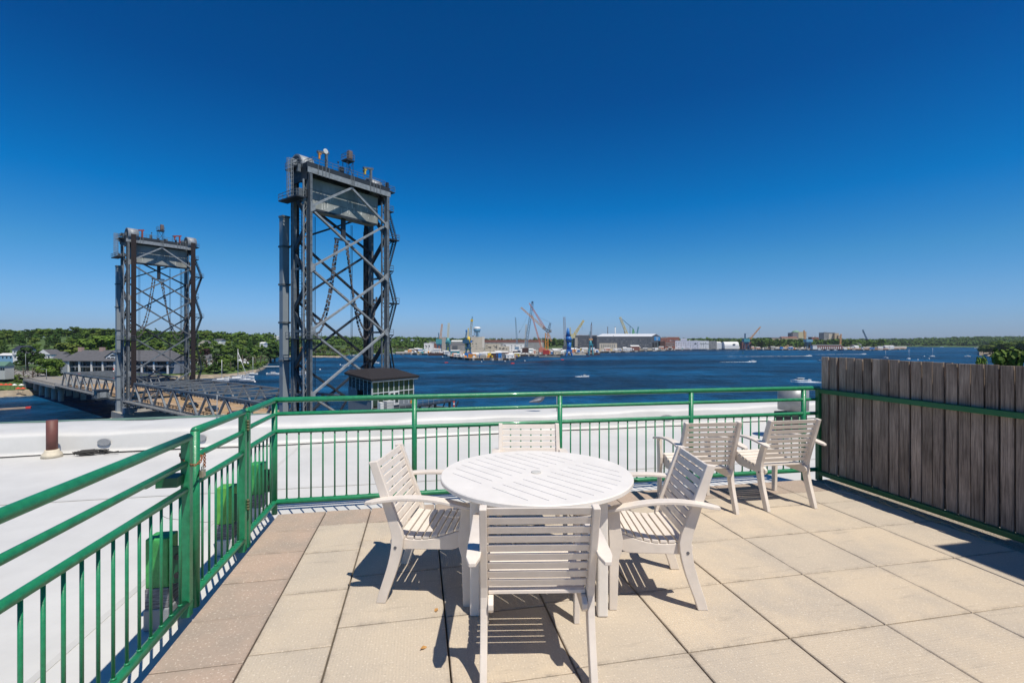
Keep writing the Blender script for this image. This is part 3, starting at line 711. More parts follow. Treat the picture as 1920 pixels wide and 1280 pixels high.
# ------------------------------------------------------------------ foliage
def leaf_quads(m, c, r, n, sz, rnd, flat=1.0):
    for _ in range(n):
        v = Vector((rnd.gauss(0, 1), rnd.gauss(0, 1), rnd.gauss(0, 1))).normalized()
        rr = r * rnd.uniform(.72, 1.04); p = Vector(c) + Vector((v.x * rr, v.y * rr, v.z * rr * flat))
        nn = (v + Vector((rnd.uniform(-.6, .6), rnd.uniform(-.6, .6), rnd.uniform(-.3, .8)))).normalized()
        a = nn.orthogonal().normalized(); b = nn.cross(a); an = rnd.uniform(0, 6.28)
        a, b = a * math.cos(an) + b * math.sin(an), b * math.cos(an) - a * math.sin(an)
        s = sz * rnd.uniform(.6, 1.25)
        m.add([p - a * s - b * s * .6, p + a * s - b * s * .5, p + a * s * .7 + b * s, p - a * s * .8 + b * s * .8], [(0, 1, 2, 3)], False)
def tree_proto(kind, seed, name, label, lm, dense=1.0, loc=(0, 0, -500)):
    r = random.Random(seed); t = thing(name, label, 'tree', loc)
    H = 14.0
    m = MB(); m.tube([(0, 0, -1), (.1, 0, 2), (.0, .2, 5), (.2, 0, 9)], [.42, .34, .26, .1], 7)
    for k in range(5):
        a = r.uniform(0, 6.28); z = r.uniform(3, 6); m.tube([(.05, .05, z), (1.6 * math.cos(a), 1.6 * math.sin(a), z + 1.8), (3.4 * math.cos(a), 3.4 * math.sin(a), z + 3.6)], [.16, .11, .04], 5)
    m.build('trunk', BARK, t)
    m = MB()
    if kind == 'round':
        for k in range(15):
            a = r.uniform(0, 6.28); ph = r.random() ** .7; rad_ = 4.1 * math.sqrt(r.random()) * (1 - .35 * ph); z = 4.2 + 8.0 * ph
            R_ = r.uniform(1.5, 2.5) * (1 - .25 * ph)
            leaf_quads(m, (rad_ * math.cos(a), rad_ * math.sin(a), z), R_, int(95 * dense), .42, r, .8)
    elif kind == 'cone':
        for k in range(16):
            f = k / 15; z = 1.5 + 15 * f; R_ = 3.1 * (1 - f) + .35
            for q in range(max(2, int(6 * (1 - f)))):
                a = r.uniform(0, 6.28); leaf_quads(m, (R_ * .7 * math.cos(a), R_ * .7 * math.sin(a), z), R_ * .42 + .25, int(30 * dense), .38, r, .45)
    elif kind == 'bush':
        for k in range(8):
            a = r.uniform(0, 6.28); q = r.uniform(0, 2.3); leaf_quads(m, (q * math.cos(a), q * math.sin(a), r.uniform(.8, 2.2)), r.uniform(1, 1.5), int(90 * dense), .30, r, .8)
    m.build('crown', lm, t)
    return t
PROT = [tree_proto('round', 1, 'broadleaf_tree', 'tree', LEAFS[0]), tree_proto('round', 2, 'broadleaf_tree', 'tree', LEAFS[1]), tree_proto('round', 3, 'broadleaf_tree', 'tree', LEAFS[2]),
        tree_proto('round', 4, 'broadleaf_tree', 'tree', LEAFS[3]), tree_proto('cone', 5, 'conifer_tree', 'tree', LEAFS[1]), tree_proto('bush', 6, 'shrub', 'tree', LEAFS[0]), tree_proto('round', 8, 'broadleaf_tree', 'tree', LEAFS[0])]
def ground_left(px, d):
    d0 = dw(interp(SHORE, px)); h = interp(RH, px); d1 = max(interp(RID, px), d0 + 60)
    o = d - d0
    if o < 28: return interp([(0, .1), (4, 1.2), (12, 3.2), (28, 5.6)], o)
    f = (d - d0 - 30) / (d1 - d0 - 30)
    return 6 + h * interp([(.12, 0), (.35, .12), (.6, .45), (.85, .85), (1, 1), (1.3, .9), (2, .3)], f)
def plant(k, px, d, H, label, group, gz=None, wide=1.0):
    g = ground_left(px, d) if gz is None else gz
    b = at(px, 640, d); b.z = WZ + g - .3
    base = {4: 16.8, 5: 3.6}.get(k, 14.0); s = H / base
    o = dup(PROT[k], b, random.uniform(0, 6.28), label, group, (s * wide * random.uniform(.9, 1.1), s * wide * random.uniform(.9, 1.1), s))
    return o
def top_h(px, ty, d, g): return (640 - ty) / FPX * d + HC - g      # tree height whose top shows at ty
TREES = []
# individually placed near trees: kind, px, top y, distance, width factor, label
spec = [
 (0, 88, 668, 252, 1.05, 'bushy green tree between the bridge road and the long grey-roofed building'),
 (0, 98, 668, 258, 1.0, 'smaller round tree right beside the street lamp by the long grey-roofed building'),
 (1, 52, 645, 300, 1.2, 'dark tree behind the white houses at far left'),
 (2, 126, 638, 370, 1.5, 'pale green wide tree rising behind the left end of the long grey roof'),
 (6, 160, 632, 400, 1.5, 'tall tree behind the first brick chimney of the long grey roof'),
 (0, 192, 622, 420, 1.9, 'big spreading dark green tree above the long grey roof'),
 (0, 215, 624, 430, 1.6, 'spreading tree above the long grey roof, against the left bridge tower'),
 (3, 382, 651, 420, 1.3, 'dark purple-leaved tree right of the far bridge tower'),
 (4, 469, 637, 420, 1.1, 'tall dark pointed conifer near the small harbour'),
 (0, 418, 671, 345, 1.5, 'round dark tree behind the moored sailing boats'),
 (1, 402, 676, 340, 1.2, 'dark bushy tree left of the moored sailing boats'),
 (0, 440, 668, 360, 1.3, 'green tree between the sailing boats and the conifer'),
 (1, 508, 627, 560, 1.7, 'dark rounded tree touching the left side of the tall bridge tower'),
 (1, 515, 632, 600, 1.6, 'dark tree on the shore just behind the pale lift column'),
 (2, 476, 664, 430, .9, 'light green shrubby tree at the foot of the conifer'),
 (0, 610, 647, 820, 2.1, 'large green tree on the small wooded point seen through the tall tower'),
 (6, 628, 649, 825, 2.0, 'green tree near the tip of the small wooded point'),
 (1, 646, 655, 835, 1.7, 'last low tree at the tip of the small wooded point'),
 (2, 592, 652, 830, 1.5, 'pale tree beside the red house on the small wooded point'),
 (0, 545, 640, 850, 1.8, 'tree on the shore behind the tall tower, left of the red house'),
 (0, 530, 648, 830, 1.6, 'green tree on the bank left of the red house'),
]
for k, px, ty, d, wd, lab in spec:
    g = ground_left(px, d); H = min(24, max(5, top_h(px, ty, d, g))); plant(k, px, d, H, lab, None, g, wd)
r_ = random.Random(11)
names = {0: 'broad green tree', 1: 'dark green tree', 2: 'pale green tree', 6: 'green tree', 4: 'dark conifer'}
def keep_clear(px, d):
    if 105 < px < 335 and d < 345: return True
    if -60 < px < 60 and 225 < d < 300: return True
    return False
cnt = 0
def place_words(px, row):
    c = ['above the shops at far left', 'behind the white gabled houses', 'above the left half of the long grey roof', 'above the right half of the long grey roof', 'seen through the left part of the far tower', 'seen through the right part of the far tower', 'just right of the far tower', 'above the moored boats', 'around the dark conifer', 'beside the pale lift column', 'behind the tall tower legs'][sum(px > q for q in (50, 110, 165, 225, 290, 360, 405, 445, 485, 520))]
    return c, ['at the foot of the slope', 'at the foot of the slope', 'low on the slope', 'low on the slope', 'halfway up the slope', 'halfway up the slope', 'high on the slope', 'on the crest'][row]
for row, (d, a0, a1, st) in enumerate(((345, 335, 400, 16), (300, 335, 480, 22), (380, -20, 480, 26), (440, -20, 505, 22), (500, -20, 520, 19), (560, -20, 525, 17), (620, -20, 535, 15), (680, -20, 545, 14))):
    x = a0
    while x < a1:
        px = x + r_.uniform(-5, 5); dd = d * r_.uniform(.96, 1.04)
        x += st * r_.uniform(.75, 1.25)
        if keep_clear(px, dd) or dd < dw(interp(SHORE, px)) + 30: continue
        if d < 460 and r_.random() < .30: continue
        k = r_.choice((0, 0, 1, 1, 2, 6, 6))
        if r_.random() < .05: k = 4
        H = r_.uniform(10, 14.5) * (1.15 if k == 4 else 1)
        pw = place_words(px, row); plant(k, px, dd, H, '%s %s, %s' % (names[k], pw[1], pw[0]), 'left bank %ss %s %s' % (names[k], pw[1], pw[0]), None, r_.uniform(1.2, 1.6)); cnt += 1
for k_, px in enumerate(range(-10, 75, 9)):
    plant(5, px, dw(742) + r_.uniform(16, 30), r_.uniform(2, 3.5), ORD[k_] + ' low green shrub from the left above the small beach at far left', 'shrubs above the beach', None, 1.3)
for k_, px in enumerate((345, 352, 366, 374, 388, 398, 432, 446, 455, 463, 478, 489, 496)):
    plant(5, px, dw(interp(SHORE, px)) + r_.uniform(12, 26), r_.uniform(2.5, 4.5), ORD[k_] + ' low shrub from the left on the rocky bank, ' + ('left of' if px < 400 else 'behind' if px < 450 else 'right of') + ' the moored sailing boats', 'shrubs on the rocky bank ' + ('left of' if px < 400 else 'behind' if px < 450 else 'right of') + ' the boats', None, 1.5)
for i, px in enumerate(range(534, 762, 9)):
    d = dw(interp(SHORE, px)) + r_.uniform(14, 60); k = r_.choice((0, 1, 2, 6))
    wh = 'left of the red house' if px < 560 else 'on the small wooded point' if px < 640 else 'behind the right legs of the tall tower' if px < 735 else 'just right of the tall tower'
    plant(k, px, d, r_.uniform(8, 13), '%s, %s of the waterside row, %s' % (names[k], ORD[i], wh), 'waterside %ss %s' % (names[k], wh), None, 1.7)
    plant(5, px + 4, dw(interp(SHORE, px + 4)) + r_.uniform(8, 14), r_.uniform(3, 5), '%s low shrub of the waterside row, %s' % (ORD[i], wh), 'waterside shrubs %s' % wh, None, 1.8)
# the wooded point at right
for i in range(52):
    px = 1839 + 121 * r_.random() ** .9; d = lerp(dw(interp([(1836, 666), (1880, 668.5), (1960, 671)], px)) + 5, 1120, r_.random() ** 1.5)
    k = r_.choice((0, 1, 2, 6, 0)); H = min(r_.uniform(18, 26), 9 + (px - 1839) * .38 + (d - 800) * .03)
    q_ = 'at the waterline' if d < dw(668) + 60 else 'in the middle rows' if d < 950 else 'in the back rows'; q2 = 'left tip' if px < 1870 else 'middle' if px < 1905 else 'right part'
    plant(k, px, d, max(7, H), '%s %s, %s of the wooded point at far right' % (names[k], q_, q2), 'wooded point %ss %s %s' % (names[k], q_, q2), 3, 1.5)
plant(0, 1841, 150, HC - 5.2, 'round bushy treetop showing just above the board fence', None, 1.6, .30)
plant(0, 1893, 130, HC - 2.2, 'big treetop at the right edge behind the board fence', None, 1.6, .62)
plant(1, 1925, 128, HC - 2.0, 'dark treetop cut by the right picture edge behind the board fence', None, 1.6, .6)
for p in PROT:
    for c in list(p.children): bpy.data.objects.remove(c, do_unlink=True)
    bpy.data.objects.remove(p, do_unlink=True)
# far woods: countless trees, one object per wood
def far_wood(name, pts, seed, lf=70):
    r = random.Random(seed); m = MB()
    for (p, H, W_) in pts:
        for q in range(4):
            a = r.uniform(0, 6.28); o = W_ * r.uniform(.1, .55)
            leaf_quads(m, (p.x + o * math.cos(a), p.y + o * math.sin(a), p.z + H * r.uniform(.45, .8)), W_ * r.uniform(.4, .6), lf // 4, W_ * .20, r, .75)
    o = m.build(name, WOODFAR); return tag(o, kind='stuff')
pts = []
for d, a0, a1, st in ((430, -1100, -20, 30), (500, -1100, -20, 26), (570, -1100, -20, 24), (640, -1100, -20, 22), (720, -1100, -20, 20), (760, -30, 520, 8), (850, 350, 540, 8), (950, 500, 560, 7), (1120, 520, 780, 6), (1250, 540, 840, 5.5), (1420, 560, 1000, 5), (1650, 600, 1080, 5), (1900, 780, 1100, 4.5)):
    x = a0
    while x < a1:
        px = x + r_.uniform(-2, 2); dd = d * r_.uniform(.97, 1.03); x += st
        if dd < dw(interp(SHORE, px)) + 25: continue
        p = at(px, 640, dd); p.z = WZ + ground_left(px, dd); pts.append((p, r_.uniform(11, 17), r_.uniform(9, 13)))
far_wood('left_bank_woods', pts, 21, 64)
pts = []
for d, st in ((2175, 2.2), (2215, 2.6), (2260, 3), (2330, 3.4), (2450, 3.2), (2600, 3.2), (2800, 3), (3050, 3)):
    x = 1000
    while x < 1990:
        px = x + r_.uniform(-1.5, 1.5); dd = d * r_.uniform(.985, 1.015); x += st
        d0 = dw(interp(FS, px)); f = (dd - d0 - 30) / (3100 - d0)
        if dd < d0 + 18: continue
        g = 5 + interp(FH, px) * interp([(0, 0), (.2, .1), (.5, .5), (1, 1)], f)
        p = at(px, 640, dd); p.z = WZ + g; pts.append((p, r_.uniform(13, 22), r_.uniform(12, 19)))
far_wood('far_shore_woods', pts, 22, 44)
pts = []
for i in range(300):
    px = r_.choice((r_.uniform(1404, 1443), r_.uniform(1404, 1443), r_.uniform(1445, 1530), r_.uniform(1445, 1640), r_.uniform(1535, 1660), r_.uniform(1290, 1400), r_.uniform(985, 1062))); d = r_.uniform(1500, 1690) if px > 1400 else r_.uniform(1560, 1850)
    p = at(px, 640, d); p.z = WZ + (3 if i % 3 == 0 else 11 if px > 1445 else 15); pts.append((p, r_.uniform(17, 24), r_.uniform(12, 17)))
far_wood('shipyard_trees', pts, 23, 60)
# =================================================================== 6. LIFT BRIDGE
BA = .63; BO = (-37.66, 87.73)
BU = Vector((-math.cos(BA), math.sin(BA))); BVv = Vector((math.sin(BA), math.cos(BA)))
BW = 17.88; TD = 5.4; SPAN = 102.7
# bridge frame: local x = v (across, away from the left truss), local y = u (along, away from the camera), z up from camera height
def bworld(v, u, zc=0):
    p = Vector(BO) + BU * u + BVv * v; return CW(p.x, p.y, zc)
b0 = bworld(0, 0); b1 = bworld(0, 1); BROT = math.atan2(-(b1.x - b0.x), b1.y - b0.y)
def mir(): pass
_v1 = bworld(1, 0) - b0                      # local +x direction check
SGN = 1 if (_v1.x * math.cos(BROT) + _v1.y * math.sin(BROT)) > 0 else -1
ZROAD, ZTOP, ZBOT = -18.55, -12.9, -19.1
PIERZ = -22.6
def tower(name, label, u0, lift, idx):
    """lift=+1: lift span on the far side (u increasing); -1: on the near side"""
    t = thing(name, label, 'bridge tower', bworld(0, u0, PIERZ), BROT)
    Z0 = 0; K = 33 - PIERZ                     # local heights
    W_ = BW; D = TD
    def P(v, u, z): return (SGN * v, u, z)
    for v in (0, W_):
        for u in (0, D):
            m = MB(); s = .27
            x, y, _ = P(v, u, 0)
            m.bb(x - s * 1.25, x + s * 1.25, y - .50, y - .44, Z0, K - 1.8); m.bb(x - s * 1.25, x + s * 1.25, y + .44, y + .50, Z0, K - 1.8)
            m.bb(x - .06 - s * .7, x + .06 + s * .7, y - .439, y + .439, Z0, K - 1.8)
            z = 1.5
            while z < K - 3: m.bb(x - s * 1.32, x + s * 1.32, y - .54, y - .501, z, z + .1); z += 2.6
            m.build('leg', STEEL, t)
    # X bracing: front plane, back plane
    zs = [1.0, 13.2, 25.4, 37.6]; zt = K - 5.2
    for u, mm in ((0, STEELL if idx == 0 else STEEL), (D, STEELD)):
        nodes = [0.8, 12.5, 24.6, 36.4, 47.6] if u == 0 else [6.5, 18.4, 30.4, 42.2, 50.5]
        side = 0 if (u == 0) else 1
        for i in range(len(nodes) - 1):
            a, b = nodes[i], nodes[i + 1]
            m = MB()
            if u == 0:
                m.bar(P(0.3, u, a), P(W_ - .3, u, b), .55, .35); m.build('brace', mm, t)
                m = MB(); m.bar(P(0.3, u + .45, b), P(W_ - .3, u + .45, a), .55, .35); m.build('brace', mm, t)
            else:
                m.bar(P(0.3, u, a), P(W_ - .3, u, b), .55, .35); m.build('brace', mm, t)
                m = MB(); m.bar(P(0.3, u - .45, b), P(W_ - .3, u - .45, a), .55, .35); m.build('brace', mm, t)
    # slim secondary columns with light lacing beside the front legs
    for v, vs_ in ((-.95, 1), (W_ - 1.0, 1)):
        m = MB(); a_ = P(v, 0, 0)[0]; c_ = P(v + .75, 0, 0)[0]; m.bb(a_ - .11, a_ + .11, .25, .55, Z0, K - 3)
        z = 1.0; f = 0
        while z < K - 4:
            m.bar((a_ if f else c_, .4, z), (c_ if f else a_, .4, z + 1.3), .07, .07); z += 1.3; f = 1 - f
        m.build('service_column', STEELL if v < 0 else STEEL, t)
    for v in (1.5, W_ - 1.5):
        m = MB()
        for q_ in (-.3, .3): x = P(v + q_, 0, 0)[0]; m.bb(x - .05, x + .05, D - .7, D - .6, 3, K - 8)
        z = 4
        while z < K - 9: m.bb(*sorted((P(v - .3, 0, 0)[0], P(v + .3, 0, 0)[0])), D - .69, D - .61, z, z + .08); z += 1.7
        m.build('guide_frame', STEELD, t)
    m = MB()
    for q_ in (4.4, 4.7, W_ - 4.9, W_ - 4.6): x = P(q_, 0, 0)[0]; m.bb(x - .035, x + .035, D + .3, D + .37, 6, K - 8)
    m.build('hoist_ropes', STEELD, t)
    # top chevron of the front plane
    for v in (0, W_):
        m = MB(); m.bar(P(v, -.1, 47.6), P(W_ / 2, -.1, K - 2.2), .5, .4); m.build('brace', STEELL, t)
    # side planes: zigzag plates between front and back legs
    for v in (0, W_):
        m = MB(); z = .5; f = 0
        while z < K - 9:
            z2 = z + 5.6
            m.bar(P(v, 0 if f == 0 else D, z), P(v, D if f == 0 else 0, z2), .45, .8)
            f = 1 - f; z = z2
        m.build('side_lacing', STEELD, t)
        for zz in (12.5, 24.6, 36.4): 
            m = MB(); m.bar(P(v, .3, zz), P(v, D - .3, zz), .3, .4); m.build('strut', STEEL, t)
    # top girders
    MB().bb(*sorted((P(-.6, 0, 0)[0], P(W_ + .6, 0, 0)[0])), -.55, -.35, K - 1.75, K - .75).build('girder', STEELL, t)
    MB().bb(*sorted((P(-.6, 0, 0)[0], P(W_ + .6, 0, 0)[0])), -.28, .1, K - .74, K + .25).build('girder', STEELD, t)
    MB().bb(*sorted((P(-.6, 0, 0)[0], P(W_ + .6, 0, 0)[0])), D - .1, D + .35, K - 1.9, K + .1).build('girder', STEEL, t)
    for f in (.08, .13, .17, .21, .48, .5, .52, .74, .79, .83, .88): x = P(W_ * f, 0, 0)[0]; MB().bb(x - .06, x + .06, -.62, -.29, K - 1.9, K + .2).build('stiffener', STEEL, t)
    for v in (-.3, W_ + .3): 
        x = P(v, 0, 0)[0]; MB().bb(x - .2, x + .2, .11, D - .11, K - 3.0, K + .2).build('end_girder', STEELD, t)
    # counterweight with pale streaks
    cw = mat('counterweight_concrete', (.30, .32, .31), .8, .28, .5, stretch=(1, 1, .35))
    z0 = K - 7.9
    x0, x1 = sorted((P(1.2, 0, 0)[0], P(W_ - 1.2, 0, 0)[0]))
    MB().bb(x0, x1, 1.5, 4.0, z0, K - 1.95).build('counterweight', cw, t)
    m = MB(); m.bb(x0 + .05, x1 - .05, 1.35, 1.499, z0 - .15, z0 + .25); m.build('weight_frame', STEELD, t)
    st = mat('lime_streak', (.62, .63, .60), .8, .2, 4)
    m = MB(); rr = random.Random(idx + 5)
    for k in range(34):
        x = rr.uniform(x0 + .5, x1 - .5); zz = rr.choice((z0 + rr.uniform(.4, 1.6), z0 + rr.uniform(2.2, 3.0))); h = rr.uniform(.3, 1.4); wv = rr.uniform(.03, .12)
        m.add([(x - wv, 1.494, zz), (x + wv, 1.494, zz), (x + wv * .3, 1.494, zz + h), (x - wv * .3, 1.494, zz + h)], [(0, 1, 2, 3)])
    m.build('lime_streaks', st, t)['kind'] = 'stuff'
    m = MB()
    for zz in (z0 + 1.9, z0 + 3.8): m.bb(x0 + .02, x1 - .02, 1.485, 1.499, zz, zz + .05)
    m.build('weight_seam', STEELD, t)
    # sheaves with housings
    SU = (D - .9) if lift > 0 else .9
    for v, in ((1.2,), (W_ - .4,)):
        s = thing if 0 else None
        x = P(v, 0, 0)[0]
        m = MB(); m.cyl((x, SU, K + .75), 2.05, 2.7, 30, 'x'); m.build('sheave', mat('galvanised_drum', (.27, .29, .31), .55, .3, 1.5, metal=.1), t)
        m = MB(); m.cyl((x, SU, K + .75), 1.7, 2.76, 24, 'x')
        so_ = m.build('sheave_web', STEELD, t)
        m = MB(); m.bb(x - 1.75, x - 1.42, SU - .6, SU + .6, K + .2, K + 1.3); m.build('bearing', STEEL, t)
    # lift cables on the span side
    uc = SU - 2.1 if lift < 0 else SU + 2.1
    for v in ((1.15, W_ - .2) if lift < 0 else (1.2, W_ - .4)):
        m = MB(); x = P(v, 0, 0)[0]; wq = .165 if lift < 0 else .13
        for k in range(8): xx = x + (k - 3.5) * wq; m.bb(xx - .082 if lift < 0 else xx - .045, xx + .082 if lift < 0 else xx + .045, uc - .06, uc + .06, 8, K + .75)
        m.build('lift_cables', CABLE, t)
    # walkways, stairs and railings
    def deckrail(x0, x1, y0, y1, z, nm='platform', par=None):
        par = par or t
        x0, x1 = sorted((x0, x1)); y0, y1 = sorted((y0, y1))
        o = MB().bb(x0, x1, y0, y1, z - .25, z).build(nm, STEELD, par)
        m = MB(); c = [(x0, y0), (x1, y0), (x1, y1), (x0, y1)]
        for i in range(4):
            a, b = c[i], c[(i + 1) % 4]
            for h in (.55, 1.1): m.bar((*a, z + h), (*b, z + h), .07, .07)
            L = math.dist(a, b); n = max(1, int(L / 1.3))
            for k in range(n): q = (lerp(a[0], b[0], k / n), lerp(a[1], b[1], k / n)); m.bar((*q, z), (*q, z + 1.1), .06, .06)
        m.build('handrail', STEEL, o)
        return o
    xa = P(-.9, 0, 0)[0]
    deckrail(P(-2.7, 0, 0)[0], xa, -.3, D + .6, K - 6.4)
    deckrail(P(0.5, 0, 0)[0], P(W_ - .5, 0, 0)[0], -.2, D + .2, K + .3, 'top_walkway')
    deckrail(P(-1.7, 0, 0)[0], P(-.75, 0, 0)[0], 1.2, D, K - .4)
    m = MB(); cx_ = P(-2.3, 0, 0)[0]
    for k in range(9): a_ = k * math.pi / 4; m.bar((cx_ + .55 * math.cos(a_), 2.6 + .55 * math.sin(a_), K - 6.2), (cx_ + .55 * math.cos(a_), 2.6 + .55 * math.sin(a_), K + .9), .07, .07)
    z = K - 6
    while z < K + 1:
        for k in range(8): a_ = k * math.pi / 4; b_ = a_ + math.pi / 4; m.bar((cx_ + .55 * math.cos(a_), 2.6 + .55 * math.sin(a_), z), (cx_ + .55 * math.cos(b_), 2.6 + .55 * math.sin(b_), z), .05, .08)
        z += .75
    m.build('ladder_cage', STEELL, t)
    rg = random.Random(31 + idx)
    for k in range(26):      # motors, boxes, brackets and conduits crowded round the tower head
        vv = rg.choice((rg.uniform(-1.6, .6), rg.uniform(W_ - .6, W_ + 1.4), rg.uniform(.5, W_ - .5))); uu = rg.uniform(.3, D - .3); z = rg.choice((K + .32, K - 6.3, K - 1.6)) if vv < .7 or vv > W_ - .7 else K + .32
        x = P(vv, 0, 0)[0]; a_, c_, h_ = rg.uniform(.15, .45), rg.uniform(.15, .45), rg.uniform(.4, 1.5)
        MB().bb(x - a_, x + a_, uu - c_, uu + c_, z, z + h_).build('machinery_box', rg.choice((STEEL, STEELD, STEELD, STEELL)), t, bevel=.05)
    for v in (0, W_):
        for zz in (12.5, 24.6, 36.4, 47.6):
            x = P(v, 0, 0)[0]; sx_ = SGN if v == 0 else -SGN
            m = MB(); m.ext([(x, zz - 1.0), (x + sx_ * .9, zz - .45), (x + sx_ * .9, zz + .45), (x, zz + 1.0)], -.54, -.505, ax='y'); m.build('gusset_plate', STEELL, t)
    m = MB()
    for k in range(3): x = P(-.25 - .14 * k, 0, 0)[0]; m.bar((x, -.6, 2), (x, -.6, K - 2), .07, .07)
    m.build('conduit', STEELD, t)
    deckrail(P(W_ + .7, 0, 0)[0], P(W_ + 2.0, 0, 0)[0], -.3, D + .4, K - .3)
    deckrail(P(-1.4, 0, 0)[0], P(1.6, 0, 0)[0], -1.4, D + .4, 23.2)
    zz = K - 4.5; side = 0; sx0, sx1 = W_ + .9, W_ + 2.4
    lev = [K - 4.5, K - 10.5, K - 17.5, K - 24.5, K - 31.5, 13, 5.5]
    for i, z in enumerate(lev):
        out = 2.8 if i % 2 else 1.2
        deckrail(P(W_ + .7, 0, 0)[0], P(W_ + .7 + out, 0, 0)[0], 0, 2.2, z, 'stair_landing')
        if i:
            zp = lev[i - 1]; m = MB()
            va, vb = (W_ + 1.0, W_ + 3.2) if i % 2 else (W_ + 3.2, W_ + 1.0)
            for uu in (.6, 1.6):
                m.bar(P(va, uu, zp), P(vb, uu, z), .1, .3); m.bar(P(va, uu, zp + 1), P(vb, uu, z + 1), .06, .06)
            for k in range(1, 14): f = k / 14; m.bar(P(lerp(va, vb, f), .6, lerp(zp, z, f)), P(lerp(va, vb, f), 1.6, lerp(zp, z, f)), .25, .05)
            m.build('stair_flight', STEELD, t)
            m = MB(); m.bar(P(W_ + .3, 1.0, z - 2.2), P(W_ + 2.4, 1.0, z - .25), .15, .15); m.build('stair_bracket', STEELD, t)
    # ladder
    m = MB(); 
    for dx in (-.25, .25): m.bar(P(1.3 + dx, D, 2), P(1.3 + dx, D, K - 6), .07, .07)
    z = 2
    while z < K - 6: m.bar(P(1.05, D, z), P(1.55, D, z), .05, .05); z += .6
    m.build('ladder', STEELD, t)
    m = MB()
    for dx in (-.25, .25): m.bar(P(W_ - 1.6 + dx, D, 2), P(W_ - 1.6 + dx, D, K - 8), .07, .07)
    z = 2
    while z < K - 8: m.bar(P(W_ - 1.85, D, z), P(W_ - 1.35, D, z), .05, .05); z += .6
    m.build('ladder', STEELD, t)
    # mid mast, small davits, lamps
    x = P(W_ / 2, 0, 0)[0]
    m = MB()
    for dx in (-.7, .7):
        for dy in (.3, 1.7): m.bar((x + dx, dy, K + .3), (x + dx, dy, K + 3.4), .09, .09)
    m.bar((x - .7, .3, K + .4), (x + .7, .3, K + 3.2), .07, .07); m.bar((x + .7, .3, K + .4), (x - .7, .3, K + 3.2), .07, .07)
    m.build('mast_frame', STEELD, t)
    deckrail(x - .9, x + .9, .1, 1.9, K + 3.6, 'mast_platform'); 
    MB().bb(x - .1, x + .8, .5, 1.3, K + 3.6, K + 5.6).build('beacon_box', mat('beacon_box', (.16, .12, .11), .7, .2, 2), t, bevel=.1)
    hookc = YELLOW if idx == 0 else mat('rusty_red', (.30, .06, .04), .6, .2, 1)
    for v, sg in ((3.9, -1), (W_ - 3.6, -1)):
        x = P(v, 0, 0)[0]
        m = MB(); HD = 3.4 if idx == 0 else 2.7; m.bb(x - .2, x + .2, .5, .9, K + .3, K + HD); m.bar((x + .5, .7, K + HD + .1), (x - 1.9, .7, K + HD - .35), .42, .4); m.build('davit', STEEL if idx == 0 else hookc, t)
        m = MB(); m.bb(x - 1.6, x - 1.3, .55, .9, K + HD - 1.6, K + HD - .6); m.bb(x - 1.7, x - 1.1, .5, .95, K + HD - .75, K + HD - .45); m.build('hoist', hookc if v > 9 or idx else ORANGE, t, bevel=.05)
    if idx == 0:
        m = MB(); m.cyl((P(3.2, 0, 0)[0], -.2, K + 3.3), .48, .15, 18, 'y'); m.build('antenna_dish', WALLW, t)
    for v in (6.3, 12.2):
        x = P(v, 0, 0)[0]; m = MB(); m.tube([(x, .4, K), (x, .4, K + 2.2)], .05, 5); m.sph((x, .4, K + 2.3), .18); m.build('signal_lamp', STEELD, t)
    # festooned chain cables hanging inside
    yk = 2.6
    m = MB(); xh = P(W_ * .50, 0, 0)[0]; m.bb(xh - .45, xh + .45, yk - .2, yk + .2, z0 - 4.2, z0 - .1); m.bb(xh - 2.0, xh + 1.6, yk - .12, yk + .12, z0 - 4.6, z0 - 4.25); m.build('chain_hanger', STEELD, t)
    CH = mat('chain_steel', (.12, .11, .11), .6, .5, 6)
    def fest(v0, z_0, v1, z_1, zlow, nm='hanging_chain', uo=0):
        m = MB(); n = 36; pts = []
        for i in range(n + 1):
            f = i / n
            # two steep falls joined by a U bend
            a_ = z_0 - zlow; b_ = z_1 - zlow; q_ = a_ ** .5 / (a_ ** .5 + b_ ** .5)
            v = lerp(v0, v1, f); g_ = abs(f - q_) / (q_ if f < q_ else 1 - q_); z = zlow + (a_ if f < q_ else b_) * g_ ** 2.6
            v = v + (v1 - v0) * .10 * math.sin(math.pi * f) * (1 if f < q_ else .3)
            pts.append(Vector(P(v, yk + uo, z)))
        for i in range(n):
            a, b = pts[i], pts[i + 1]; L = (b - a).length; k = max(1, int(L / .75))
            for q in range(k):
                s0 = a + (b - a) * (q / k); s1 = a + (b - a) * ((q + .82) / k)
                if (q + i) % 2: m.bar(s0, s1, .42, .17)
                else: m.bar(s0, s1, .17, .42)
        m.build(nm, CH, t)
    hv = W_ * .5
    fest(hv - 1.7, z0 - 4.6, .9, 34.5, 26.0); fest(hv - .9, z0 - 4.6, .5, 34.0, 24.0, uo=.5)
    fest(hv + .6, z0 - 4.6, W_ - .6, 32.5, 25.0); fest(hv + 1.3, z0 - 4.6, W_ - .9, 32, 23, uo=.5)
    # pale square column beside the tower
    cxx = P(-.15, 0, 0)[0]; cy = 8.6
    m = MB(); zc = 24.2 - PIERZ
    m.bb(cxx - .66, cxx + .66, cy - .66, cy + .66, 0, zc); o = m.build('guide_column', mat('column_grey', (.27, .31, .34), .5, .06, .5), t)
    m = MB(); z = 4.0
    while z < zc + .2: m.bb(cxx - .82, cxx + .82, cy - .82, cy + .82, z - .18, z + .18); z += 7.43
    m.bb(cxx - .78, cxx + .78, cy - .78, cy + .78, zc, zc + .35); m.build('column_band', STEEL, o)
    m = MB(); z = 4.0
